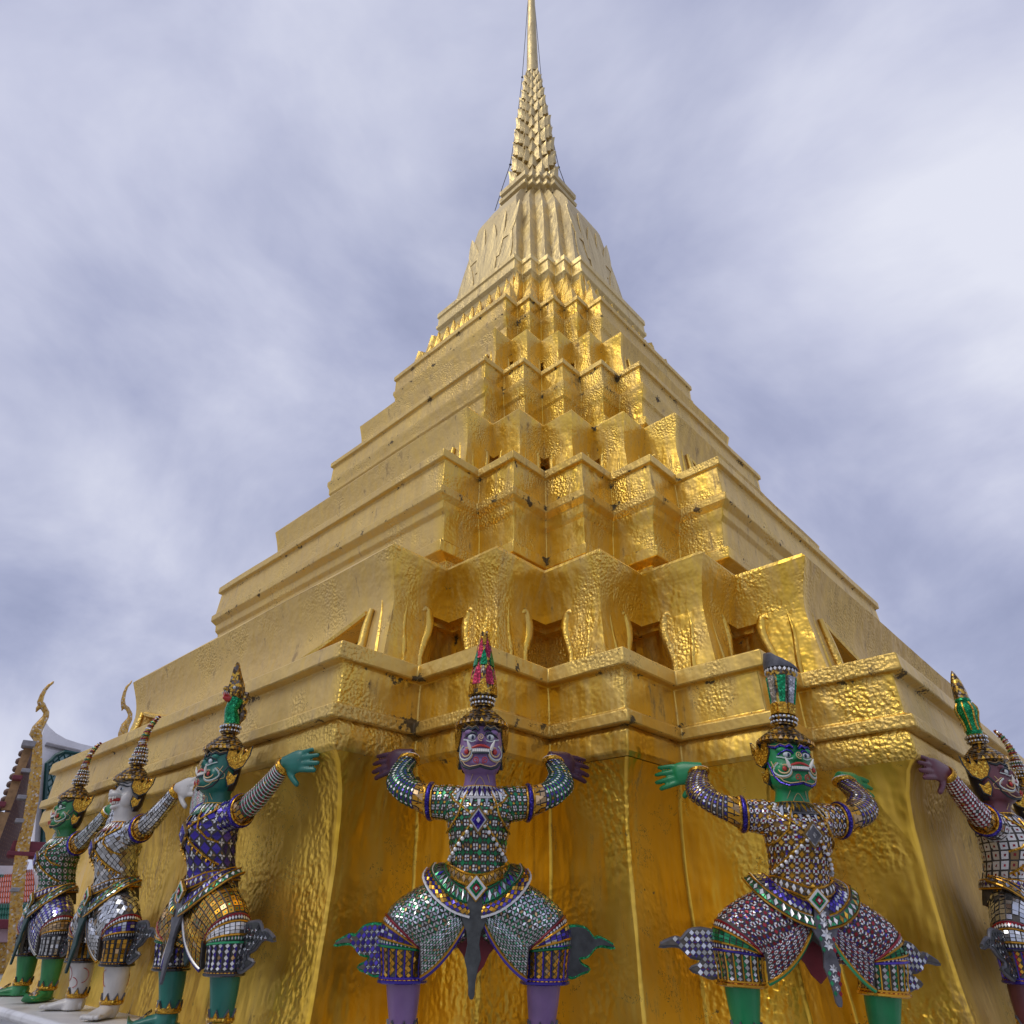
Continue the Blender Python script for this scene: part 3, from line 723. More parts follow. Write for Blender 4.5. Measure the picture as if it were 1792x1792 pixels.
def tiles(mb, F, box, nu, nv, pat, A, B, off=0.0045, tilt=0.10, alt=None, p_alt=0.0, keep=None):
    u0, u1, v0, v1 = box; polys = PAT[pat](A, B)
    lu, lv = (u1 - u0) / nu, (v1 - v0) / nv
    for j in range(nv):
        for i in range(nu):
            uc, vc = u0 + (i + .5) * lu, v0 + (j + .5) * lv
            if keep and not keep(uc, vc): continue
            n = F.normal(uc, vc)
            for poly, col in polys:
                if RT.random() < .022: continue
                ja, jb, js = RT.gauss(0, .018), RT.gauss(0, .018), RT.uniform(.90, 1.05)
                pa, pb = sum(x for x, y in poly) / len(poly), sum(y for x, y in poly) / len(poly)
                tx, ty = RT.gauss(0, tilt), RT.gauss(0, tilt)
                pts = []
                for (a, b) in poly:
                    pts.append(F(u0 + (i + pa + (a - pa) * js + ja) * lu, min(max(v0 + (j + pb + (b - pb) * js + jb) * lv, 0.0), 1.0)))
                c = sum(pts, Vector()) / len(pts)
                e1 = n.orthogonal().normalized(); e2 = n.cross(e1)
                b0 = len(mb.v)
                for p in pts:
                    d = p - c
                    mb.v.append(tuple(p + n * (off + d.dot(e1) * tx + d.dot(e2) * ty)))
                k = list(range(b0, b0 + len(pts)))
                q0, q1, q2 = Vector(mb.v[k[0]]), Vector(mb.v[k[1]]), Vector(mb.v[k[2]])
                if (q1 - q0).cross(q2 - q0).dot(n) < 0: k.reverse()
                if alt is not None and col == A and RT.random() < p_alt: col = alt
                mb.f.append(tuple(k)); mb.m.append(col)
def tile_part(mb, parent):
    o = mb.build('mosaic_tiles', TILES, parent); o['kind'] = 'stuff'; return o

def V3(x, f, z): return Vector((x, -f, z))
TORSO = Loft([(V3(0, c, z), (rx, 0, 0), (0, -ry, 0)) for z, c, rx, ry in
              ((.565, .02, .15, .155), (.62, .03, .137, .15), (.68, .045, .126, .14), (.74, .07, .126, .135), (.81, .10, .136, .148), (.87, .11, .147, .155), (.92, .108, .158, .145), (.96, .10, .155, .122), (.99, .10, .115, .10), (1.01, .10, .085, .085))])
NECK = Loft([(V3(0, c, z), (r, 0, 0), (0, -r * 1.02, 0)) for z, c, r in ((.93, .09, .10), (.985, .10, .088), (1.03, .112, .076), (1.07, .125, .074), (1.13, .13, .08))])
def hz(z): return 1.06 + (z - 1.06) * 1.13
HEAD_ST = ((1.050, .13, .045, .06), (1.066, .138, .072, .09), (1.085, .142, .090, .104), (1.12, .145, .101, .110), (1.165, .142, .103, .106), (1.21, .137, .101, .100), (1.25, .132, .098, .096), (1.29, .13, .085, .085))
HEAD = Loft([(V3(0, c, z), (rx, 0, 0), (0, -ry, 0)) for z, c, rx, ry in HEAD_ST], 0.86)
HEAD_TALL = Loft([(V3(0, c, hz(z)), (rx, 0, 0), (0, -ry, 0)) for z, c, rx, ry in HEAD_ST], 0.86)
MHEAD = Loft([(V3(0, c, z), (rx, 0, 0), (0, -ry, 0)) for z, c, rx, ry in
             ((1.050, .10, .05, .06), (1.075, .105, .07, .08), (1.11, .11, .082, .088), (1.16, .115, .090, .092), (1.21, .12, .094, .094), (1.25, .125, .094, .092), (1.29, .13, .08, .08))], 0.92)
def arm_loft(s, straight=False):
    if straight:
        return Loft([(V3(s * x, f, z), a, b) for x, f, z, a, b in (
            (.155, .075, .950, V3(-.02 * s, 0, .072), V3(0, .076, 0)), (.215, .070, .958, V3(-.012 * s, 0, .067), V3(0, .071, 0)), (.275, .060, .978, V3(-.02 * s, 0, .060), V3(.012 * s, .064, 0)),
            (.335, .047, 1.012, V3(-.028 * s, 0, .053), V3(.012 * s, .060, 0)), (.390, .034, 1.055, V3(-.033 * s, 0, .046), V3(.013 * s, .056, 0)), (.435, .020, 1.098, V3(-.034 * s, 0, .040), V3(.014 * s, .052, 0)),
            (.472, .010, 1.138, V3(-.031 * s, 0, .035), V3(.012 * s, .047, 0)), (.500, .002, 1.170, V3(-.027 * s, 0, .030), V3(.010 * s, .041, 0)))])
    return Loft([(V3(s * x, f, z), a, b) for x, f, z, a, b in (
        (.155, .075, .950, V3(-.02 * s, 0, .072), V3(0, .078, 0)), (.215, .068, .950, V3(0, 0, .068), V3(.01 * s, .072, 0)), (.285, .058, .972, V3(-.005 * s, 0, .061), V3(.02 * s, .064, 0)),
        (.352, .040, 1.005, V3(-.024 * s, -.01, .053), V3(.035 * s, .053, 0)), (.398, .000, 1.058, V3(-.044 * s, .02, .036), V3(.040 * s, .040, .0)), (.402, -.042, 1.105, V3(-.05 * s, .025, .018), V3(.026 * s, .046, .01)),
        (.388, -.072, 1.148, V3(-.046 * s, .012, .005), V3(.015 * s, .045, .012)), (.368, -.098, 1.185, V3(-.040 * s, .006, .003), V3(.006 * s, .040, .01)))])
def thigh_loft(s):
    return Loft([(V3(s * x, f, z), V3(s * xx, 0, xz), V3(0, y, 0)) for x, f, z, xx, xz, y in (
        (.01, .02, .54, .03, .115, .132), (.09, .035, .515, .045, .130, .130), (.17, .045, .485, .055, .128, .124), (.245, .045, .455, .066, .112, .115), (.295, .04, .428, .090, .078, .108), (.312, .035, .395, .104, .030, .102), (.312, .025, .360, .100, .0, .098))])
def cuff_loft(s):
    return Loft([(V3(s * x, f, z), (s * rx, 0, 0), (0, -ry, 0)) for x, f, z, rx, ry in ((.310, .026, .385, .104, .102), (.310, .024, .350, .099, .098), (.308, .018, .305, .093, .093), (.306, .013, .268, .094, .094), (.305, .010, .248, .099, .098))])
def shin_loft(s):
    return Loft([(V3(s * x, f, z), (s * r, 0, 0), (0, -r * 1.06, 0)) for x, f, z, r in ((.312, .03, .40, .078), (.305, .015, .30, .076), (.300, -.005, .22, .072), (.296, -.02, .14, .062), (.293, -.025, .085, .055), (.292, -.02, .045, .056), (.292, -.01, .004, .058))])
def hand_frame(s, straight=False):
    d = (V3(.95 * s, -.27, .02) if straight else V3(.90 * s, -.40, -.17)).normalized(); up = Vector((0, 0, 1)); up = (up - d * up.dot(d)).normalized(); n = d.cross(up)
    return (V3(.503 * s, .0, 1.176) if straight else V3(.366 * s, -.100, 1.19)), d, up, n
def finger(mb, root, d, bend, L, r):
    p = [root - d * 0.012]; rr = [r * .95]; q = root.copy(); dd = d.copy()
    for k, (f, b) in enumerate(((.42, 0), (.32, .28), (.26, .30))):
        dd = (dd + bend * b).normalized(); q = q + dd * (L * f)
        p.append(q - dd * (L * f * .5)); rr.append(r * (1.02 - .06 * k)); p.append(q.copy()); rr.append(r * (.98 - .07 * k))
    p.append(q + dd * r * .55); rr.append(r * .45)
    mb.tube(p, rr, 8)

def body_mesh(monkey, straight):
    mb = MB()
    TORSO.add(mb, 20, 14, 0, 0, 1, 0.93); NECK.add(mb, 20, 8)
    (MHEAD if monkey else HEAD_TALL).add(mb, 28, 18)
    if monkey:      # muzzle, brow, open jaws
        mb.ball(V3(0, .215, 1.165), (.056, .060, .030), 16, 10); mb.ball(V3(0, .185, 1.105), (.050, .058, .022), 16, 10, 0, Matrix.Rotation(0.35, 3, 'X'))
        mb.ball(V3(0, .19, 1.205), (.066, .036, .036), 14, 8); mb.ball(V3(0, .262, 1.183), (.020, .016, .013), 8, 6)
        for s in (-1, 1): mb.ball(V3(.072 * s, .16, 1.14), (.032, .05, .05), 10, 8)
    else:
        for s in (-1, 1):
            mb.ball(V3(.066 * s, .205, hz(1.135)), (.034, .032, .032), 12, 8)       # cheek
            mb.ball(V3(.045 * s, .218, hz(1.218)), (.040, .026, .018), 12, 8)       # brow
            mb.ball(V3(.019 * s, .245, hz(1.178)), (.016, .017, .013), 8, 6)
        mb.ball(V3(0, .250, hz(1.190)), (.021, .028, .021), 10, 8); mb.ball(V3(0, .235, hz(1.095)), (.048, .028, .026), 12, 8)
    for s in (-1, 1):
        arm_loft(s, straight).add(mb, 14, 18, 0, 0, 1, 0.88)
        thigh_loft(s).add(mb, 16, 12, 0, 0, 1, 0.85); shin_loft(s).add(mb, 18, 12)
        w, d, up, n = hand_frame(s, straight)
        k_ = 1.26
        Loft([(w - d * .02, up * .038, n * .032), (w + d * .015, up * .046, n * .033), (w + d * .055 * k_, up * .048 * k_, n * .024 * k_), (w + d * .085 * k_, up * .047 * k_, n * .020 * k_), (w + d * .100 * k_, up * .040 * k_, n * .014 * k_)]).add(mb, 14, 10)
        nb = n * (1 if n.dot(V3(0, 1, 0)) < 0 else -1)      # toward the wall
        for k, (o, L) in enumerate(((-.034, .083), (-.0115, .095), (.0125, .090), (.035, .072))):
            finger(mb, w + d * .092 * k_ + up * o * k_, (d + up * o * 3.4).normalized(), nb * 0.45, L * k_, (.0118 - .0006 * k) * k_)
        finger(mb, w + d * .030 * k_ - up * .036 * k_, (d * .70 - up * .75).normalized(), nb * .3 + d * .3, .080 * k_, .0138 * k_)
        # foot, turned out
        a = math.radians(38) * s; fd = V3(math.sin(a), math.cos(a), 0); sd = Vector((fd.y, -fd.x, 0)); c = V3(.292 * s, -.02, 0)
        Z = Vector((0, 0, 1))
        Loft([(c - fd * .062 + Z * .030, sd * .036, Z * .028), (c + Z * .034, sd * .048, Z * .034), (c + fd * .07 + Z * .030, sd * .055, Z * .030), (c + fd * .13 + Z * .022, sd * .058, Z * .021), (c + fd * .165 + Z * .017, sd * .046, Z * .015)]).add(mb, 14, 10)
        if monkey:
            for k in range(5):
                o = (k - 2) * .023; Lk = (.05, .06, .06, .055, .06)[k]
                p = c + fd * .145 + sd * o + Z * .017
                mb.tube([p, p + fd * Lk * .5 + Z * .006, p + fd * Lk * .85, p + fd * Lk], [.013, .0135, .012, .006], 8)
    o = mb.build('body_tmp', 'skin_white'); md = o.modifiers.new('r', 'REMESH'); md.mode = 'VOXEL'; md.voxel_size = 0.0062; md.use_smooth_shade = True
    sm = o.modifiers.new('s', 'SMOOTH'); sm.factor = 0.5; sm.iterations = 3
    dg = bpy.context.evaluated_depsgraph_get(); me = bpy.data.meshes.new_from_object(o.evaluated_get(dg))
    me.polygons.foreach_set('use_smooth', [True] * len(me.polygons))
    bpy.data.objects.remove(o); me.name = 'body'; return me
BODY = {(False, False): body_mesh(False, False), (False, True): body_mesh(False, True), (True, True): body_mesh(True, True)}
def front_f(x, z, monkey=False):
    H = MHEAD if monkey else HEAD
    lo, hi = 0.0, 1.0
    for _ in range(18):
        m = (lo + hi) / 2
        if H.at(m)[0].z < z: lo = m
        else: hi = m
    c, X, Y = H.at(lo); rx, ry = X.x, -Y.y; k = min(0.999, abs(x) / rx)
    return -c.y + ry * (1 - k ** (2 / H.e)) ** (H.e / 2)
def facepath(pts, lift=0.004): return [V3(x, front_f(x, z) + lift + e, z) for x, z, e in pts]
def spiral(mb, cx, cz, r0, r1, turns, rad, lift, s=1, mat=0, start=0.0, monkey=False, n=18):
    pts = []
    for k in range(n + 1):
        t = k / n; a = start + turns * 6.2832 * t; r = lerp(r0, r1, t)
        x, z = cx + s * r * math.cos(a), cz + r * math.sin(a)
        pts.append(V3(x, front_f(x, z, monkey) + lift, z))
    mb.tube(pts, rad, 5, mat)

def demon_face(t, line):
    """painted relief of the snarling mask"""
    for s in (-1, 1):
        e = MB(); e.ball(V3(.043 * s, front_f(.043, 1.195) + .006, 1.195), (.020, .012, .0125), 14, 9, 0); e.ball(V3(.041 * s, front_f(.043, 1.195) + .0125, 1.194), (.0085, .007, .0092), 10, 7, 1)
        e.build('eye', ['eye_white', 'eye_iris'], t, smooth=60)
        b = MB()
        p = [(.012, 1.222, .010), (.026, 1.236, .012), (.044, 1.228, .010), (.062, 1.238, .008), (.080, 1.228, .006), (.094, 1.236, .006), (.1005, 1.247, .016)]
        b.tube(facepath([(x * s, z, q) for x, z, q in p]), [.006, .0075, .007, .007, .0065, .005, .002], 6, 0)
        b.tube(facepath([(x * s, z + .009, q) for x, z, q in p]), .0022, 5, 1)
        b.tube(facepath([(.016 * s, 1.198, .010), (.026 * s, 1.212, .010), (.044 * s, 1.217, .008), (.064 * s, 1.208, .005), (.082 * s, 1.196, .004)]), [.003, .005, .0055, .005, .002], 6, 0)
        b.tube(facepath([(.022 * s, 1.180, .008), (.043 * s, 1.175, .008), (.066 * s, 1.184, .005), (.084 * s, 1.190, .003)]), .0028, 5, 2)
        b.build('eyebrow', ['line_dark' if line != 'blue' else 'glit_blue', 'line_gold', 'line_pale'], t, smooth=60)
        k = MB(); q0 = V3(.048 * s, front_f(.048, 1.142) + .012, 1.142)
        k.tube([q0, q0 + V3(.008 * s, .010, .016), q0 + V3(.018 * s, .012, .036)], [.0085, .0075, .002], 8); k.build('tusk', 'tooth', t, smooth=60)
        c = MB()
        c.ball(V3(.067 * s, front_f(.067, 1.135) + .012, 1.135), (.011, .009, .011), 10, 6, 0)
        spiral(c, .067 * s, 1.135, .016, .021, .80, .0032, .014, s, 1, 1.2)
        spiral(c, .067 * s, 1.133, .024, .033, .85, .0042, .008, s, 2, 2.0)
        spiral(c, .066 * s, 1.132, .030, .040, .62, .0022, .006, s, 1, 3.4)
        spiral(c, .022 * s, 1.097, .003, .014, 1.6, .0022, .024, s, 3, 0.5)
        c.tube(facepath([(x * s, z, q) for x, z, q in ((.103, 1.175, -.004), (.1015, 1.14, .003), (.094, 1.105, .004), (.078, 1.082, .006), (.050, 1.070, .010), (.022, 1.072, .012), (0, 1.077, .014))]), .0052, 6, 4)
        c.tube(facepath([(x * s, z, q) for x, z, q in ((.100, 1.175, .003), (.097, 1.14, .009), (.089, 1.108, .009), (.073, 1.087, .011), (.050, 1.077, .014), (.022, 1.079, .016), (0, 1.083, .018))]), .0020, 5, 1)
        c.build('cheek_scroll', ['lip_red', 'line_gold', 'line_pale', 'lip_red', 'line_dark' if line != 'blue' else 'glit_blue'], t, smooth=60)
        l = MB()
        for x0, x1 in ((.0, .0), (.035, .055)):
            l.tube([V3(lerp(x0, x1, k / 5) * s, .10 + .005 + math.sqrt(max(0, (.077 + .016 * max(0, (.6 - k / 5))) ** 2 - lerp(x0, x1, k / 5) ** 2)) + .010 * (1 - k / 5), 1.055 - .06 * k / 5) for k in range(6)] if x0 else
                   [V3(.034 * s * (k / 6), .185 + .008 * (1 - k / 6), 1.045 - .06 * (k / 6) ** 1.6) for k in range(7)], .0016, 4)
        l.build('neck_line', 'line_gold', t)
    m = MB()
    m.tube(facepath([(x, 1.152 + .006 * math.cos(x * 55) - .0, .012) for x in (-.046, -.03, -.015, 0, .015, .03, .046)]), [.003, .0052, .0058, .0052, .0058, .0052, .003], 7, 0)
    m.tube(facepath([(x, 1.127 + .0, .012) for x in (-.04, -.02, 0, .02, .04)]), [.003, .004, .0045, .004, .003], 6, 2)
    m.build('lips', ['lip_red', 'line_gold', 'line_dark'], t, smooth=60)
    h = MB()
    for k in range(8): h.box(V3(-.035 + .01 * k, front_f(-.035 + .01 * k, 1.139) + .010, 1.139), (.0044, .004, .0058))
    h.build('teeth', 'tooth', t)
    nline = MB(); spiral(nline, 0, 1.190, .002, .017, 1.7, .0020, .034, 1, 0, .6); nline.build('nose_line', 'line_gold', t)
def monkey_face(t):
    for s in (-1, 1):
        e = MB(); e.ball(V3(.040 * s, .205, 1.200), (.017, .016, .015), 12, 8, 0); e.ball(V3(.044 * s, .216, 1.199), (.0095, .008, .010), 8, 6, 1); e.build('eye', ['eye_white', 'eye_iris'], t, smooth=60)
        b = MB()
        b.tube([V3(.020 * s, .235, 1.214), V3(.038 * s, .232, 1.224), V3(.058 * s, .214, 1.220), V3(.074 * s, .19, 1.212), V3(.085 * s, .16, 1.222)], [.003, .005, .0048, .004, .002], 6, 0)
        b.tube([V3(.022 * s, .235, 1.232), V3(.045 * s, .220, 1.240), V3(.068 * s, .195, 1.232), V3(.088 * s, .165, 1.244)], [.002, .004, .004, .002], 6, 0)
        for k in range(3): b.tube([V3(.054 * s, .235 - .018 * k, 1.168), V3(.070 * s, .200 - .018 * k, 1.158 - .012 * k), V3(.082 * s, .165 - .012 * k, 1.135 - .012 * k)], .0018, 4, 1)
        b.build('eyebrow', ['line_dark', 'line_pale'], t, smooth=60)
    m = MB(); m.ball(V3(0, .205, 1.136), (.044, .050, .016), 14, 8, 0); m.tube([V3(0, .18, 1.126), V3(0, .225, 1.120), V3(0, .25, 1.126)], [.02, .018, .006], 8, 0); m.build('mouth', ['lip_red'], t, smooth=60)
    h = MB()
    for k in range(7):
        a = (k - 3) * .32
        h.box(V3(.046 * math.sin(a), .205 + .055 * math.cos(a), 1.146), (.005, .004, .008)); h.box(V3(.042 * math.sin(a), .185 + .054 * math.cos(a), 1.116), (.0045, .004, .007))
    for s in (-1, 1): h.tube([V3(.032 * s, .245, 1.150), V3(.033 * s, .25, 1.125)], [.006, .0015], 6)
    h.build('teeth', 'tooth', t)

CF = 0.140           # forward offset of the crown axis
def ear_and_hair(t):
    for s in (-1, 1):
        e = MB(); X = V3(.25 * s, -1, 0).normalized(); Z = Vector((0, 0, 1)); n = X.cross(Z)
        flame = [(-.055, .00), (-.03, -.035), (.01, -.05), (.05, -.03), (.075, .02), (.08, .065), (.055, .035), (.035, .02), (.03, .06), (.005, .02), (-.02, .055), (-.05, .05)]
        e.slab([(u * 1.12, v * 1.12) for u, v in flame], X, Z, n, V3(.107 * s, .115, 1.215), .014, 1)
        e.slab(flame, X, Z, n, V3(.107 * s, .115, 1.215), .022, 0)
        drop = [(-.025, .03), (-.03, 0), (-.01, -.035), (.02, -.02), (.03, .02), (.01, .01)]
        e.slab([(u * 1.2, v * 1.2) for u, v in drop], X, Z, n, V3(.103 * s, .115, 1.125), .014, 1); e.slab(drop, X, Z, n, V3(.103 * s, .115, 1.125), .022, 0)
        e.build('ear_ornament', ['glit_gold', 'line_dark'], t)
    h = MB()
    h.grid([[V3(rr * math.cos(a), .118 - rr * .92 * math.sin(a), z) for a in [0.12 + (math.pi - .24) * k / 14 for k in range(15)]] for z, rr in ((1.065, .060), (1.075, .088), (1.11, .101), (1.16, .106), (1.22, .108), (1.27, .106))], False, 0, True)
    h.build('neck_guard', 'hair_navy', t, smooth=60)
def ring_beads(mb, c, r, n, br, mat):
    for k in range(n):
        a = 6.2832 * k / n; mb.ball((c[0] + r * math.cos(a), c[1] + r * math.sin(a), c[2]), br, 6, 4, mat)
def crown(t, kind, dz=0.0, tilt=0.0):
    old = set(t.children)
    c = MB(); cx = (0, -CF, 0)
    prof = [(.100, 1.245), (.128, 1.258), (.131, 1.268), (.124, 1.274)]
    r, z = .124, 1.274
    for k in range(7):
        r2 = .122 - .0105 * k - .0006 * k * k; prof += [(r2, z), (r2 + .003, z + .005), (r2 - .003, z + .010)]; z += .0122
    prof += [(.050, z), (.050, z + .006), (.058, z + .010), (.060, z + .018), (.052, z + .024), (.050, z + .028), (.060, z + .032), (.064, z + .042), (.055, z + .050), (.048, z + .054)]
    c.lathe(prof, cx, 32, 0, None)
    ring_beads(c, (0, -CF, z + .014), .058, 20, .0068, 1); ring_beads(c, (0, -CF, z + .037), .062, 20, .0075, 1)
    for k in range(36):
        a = 6.2832 * k / 36; p = Vector((.131 * math.cos(a), -CF + .131 * math.sin(a), 1.266)); n = Vector((math.cos(a), math.sin(a), 0)); tt = Vector((-n.y, n.x, 0))
        c.slab([(-.010, -.008), (.010, -.008), (0, .009)], tt, Vector((0, 0, 1)), n, p, .004, 2 if k % 2 else 3)
    zt = z + .054
    co = c.build('crown', ['crown_mosaic', 't_silver', 't_gold', 't_tan'], t, smooth=40)
    f = MB(); O = Vector((0, -CF, 0))
    if kind == 'bud':
        f.lathe([(.048, zt), (.062, zt + .03), (.066, zt + .07), (.058, zt + .12), (.046, zt + .17), (.040, zt + .21), (.036, zt + .26), (.022, zt + .30), (.004, zt + .350)], O, 16, 0)
        for row, (zb, h, w, r, m) in enumerate(((0, .085, .058, .060, 2), (.045, .135, .052, .062, 1), (.15, .10, .040, .046, 3), (.19, .130, .036, .038, 1), (.265, .085, .022, .026, 2))):
            for k in range(6):
                a = 6.2832 * (k + .5 * (row % 2)) / 6 - 1.5708; n = Vector((math.cos(a), math.sin(a), 0)); tt = Vector((-n.y, n.x, 0)); up = (Vector((0, 0, 1)) - n * (.16 if row else -.05)).normalized(); nn = tt.cross(up)
                ol = [(-.5, 0), (-.46, .35), (-.30, .7), (0, 1), (.30, .7), (.46, .35), (.5, 0)]
                f.slab([(u * w * 1.25, v * h * 1.06) for u, v in ol], tt, up, nn, O + n * r + Vector((0, 0, zt + zb)), .010, 0)
                f.slab([(u * w * .86, v * h * .90 + .004) for u, v in ol], tt, up, nn, O + n * (r + .002) + Vector((0, 0, zt + zb)), .016, m)
        f.build('crown_finial', ['crown_mosaic', 'glit_red', 'glit_gold', 'glit_green'], t)
    elif kind == 'cut':
        n8 = 8
        f.lathe([(.046, zt), (.056, zt + .01), (.052, zt + .05), (.058, zt + .12), (.070, zt + .20), (.078, zt + .225), (.078, zt + .25)], O, n8, 0)
        for k in range(n8):
            a0 = 6.2832 * (k + .5) / n8; n = Vector((math.cos(a0), math.sin(a0), 0)); tt = Vector((-n.y, n.x, 0)); up = (Vector((0, 0, 1)) + n * .11).normalized(); nn = tt.cross(up)
            ol = [(-.012, .05), (.012, .05), (.022, .205), (-.022, .205)]
            f.slab(ol, tt, up, nn, O + n * .0475 + Vector((0, 0, zt)), .010, 1 if k % 2 == 1 else 2)
            f.slab([(-.022, 0), (.022, 0), (.018, .05), (0, .085), (-.018, .05)], tt, Vector((0, 0, 1)), n, O + n * .054 + Vector((0, 0, zt)), .010, 3)
        for k in range(22):
            a = 6.2832 * k / 22; f.slab(dia(0, 0, .008, .011), Vector((-math.sin(a), math.cos(a), 0)), Vector((0, 0, 1)), Vector((math.cos(a), math.sin(a), 0)), O + Vector((.0775 * math.cos(a), .0775 * math.sin(a), zt + .238)), .006, 4)
        # broken-off top: slanting grey cap
        top = [[O + Vector((r * math.cos(a), r * math.sin(a), zt + .25 + h * (1 + math.cos(a - 2.6)) * .5 + zq)) for a in [6.2832 * k / 24 for k in range(24)]] for r, h, zq in ((.083, 0, 0), (.086, .02, .006), (.083, .085, .012), (.05, .095, .014), (.002, .07, .014))]
        f.grid(top, True, 5, False, True, True)
        f.build('crown_finial', ['crown_mosaic', 'glit_green', 'glit_silver', 'glit_gold', 't_white', 'lead_grey'], t, smooth=35)
    elif kind == 'naga':
        f.tube([O + V3(0, q, zt + h) for q, h in ((0, 0), (.004, .03), (.02, .06), (.026, .085), (.016, .115), (.01, .145))], [.050, .048, .042, .040, .044, .05], 12, 1)
        f.tube([O + V3(0, q - .035, zt + h) for q, h in ((0, 0), (-.005, .03), (-.02, .055), (-.022, .085), (-.005, .11), (-.01, .15), (-.015, .2))], [.02, .024, .03, .028, .02, .03, .02], 8, 0)
        f.ball(O + V3(0, .03, zt + .175), (.036, .050, .040), 14, 10, 0)
        f.tube([O + V3(0, .05, zt + .185), O + V3(0, .085, zt + .19), O + V3(0, .11, zt + .20)], [.030, .024, .010], 8, 0)
        f.tube([O + V3(0, .04, zt + .150), O + V3(0, .075, zt + .138), O + V3(0, .10, zt + .145)], [.026, .018, .008], 8, 2)
        f.tube([O + V3(0, .05, zt + .166), O + V3(0, .098, zt + .166)], [.022, .014], 8, 2)
        for s in (-1, 1):
            f.ball(O + V3(.026 * s, .052, zt + .205), .011, 8, 6, 3)
            for k in range(4): f.tube([O + V3(.016 * s, .066 + .012 * k, zt + .178), O + V3(.016 * s, .066 + .012 * k, zt + .160)], [.004, .001], 5, 3)
        f.grid([[O + V3(w * sx, q, zt + h) for sx, q in ((-1, a), (0, b), (1, a), (0, c_))] for w, a, b, c_, h in ((.034, .02, .085, -.045, .190), (.032, .03, .080, -.030, .24), (.024, .045, .078, .005, .29), (.014, .055, .078, .03, .335), (.002, .055, .065, .045, .365))], True, 0, False, True, True)
        f.build('crown_finial', ['crown_mosaic', 'glit_green', 'lip_red', 'eye_white'], t, smooth=50)
    elif kind == 'horn':
        pts = [O + V3(0, -q, zt + h) for q, h in ((0, 0), (-.004, .045), (-.006, .09), (-.004, .135), (.004, .18), (.018, .225), (.040, .265), (.062, .29))]
        rs = [.040, .036, .031, .026, .022, .019, .015, .006]
        f.tube(pts, rs, 10, 0)
        for k in range(14):       # spiral inlay
            q = k / 14 * 7; i = min(int(q), 6); p = pts[i].lerp(pts[i + 1], q - i); r = lerp(rs[i], rs[i + 1], q - i)
            d = (pts[i + 1] - pts[i]).normalized(); a = d.orthogonal().normalized(); b = d.cross(a)
            f.tube([p + (a * math.cos(w) + b * math.sin(w)) * (r + .001) + d * (.012 * w / 6.28) for w in [6.2832 * m / 10 for m in range(11)]], .0045, 5, (1, 2, 3, 2)[k % 4])
        for q, rr in ((.012, .052), (.035, .046), (.055, .043)): ring_beads(f, (0, -CF, zt + q), rr, 16, .0065, 1)
        f.build('crown_finial', ['crown_mosaic', 't_silver', 't_red', 't_green'], t, smooth=50)
    else:                          # gourd
        f.lathe([(.046, zt), (.050, zt + .02), (.045, zt + .05), (.052, zt + .09), (.066, zt + .13), (.066, zt + .155), (.050, zt + .185), (.044, zt + .19), (.050, zt + .20), (.046, zt + .21), (.040, zt + .26), (.030, zt + .32), (.012, zt + .37), (.002, zt + .39)], O, 20, 1)
        f.lathe([(.047, zt + .195), (.042, zt + .262), (.032, zt + .322), (.014, zt + .372), (.002, zt + .393)], O, 20, 0)
        for k in range(8):
            a = 6.2832 * k / 8; f.tube([O + Vector((r * math.cos(a), r * math.sin(a), zt + h)) for r, h in ((.050, .02), (.046, .05), (.053, .09), (.067, .13), (.067, .155), (.05, .185))], .006, 5, 2)
        f.build('crown_finial', ['crown_mosaic', 'glit_green', 'glit_gold'], t, smooth=50)
    _place_crown(t, old, dz, tilt)

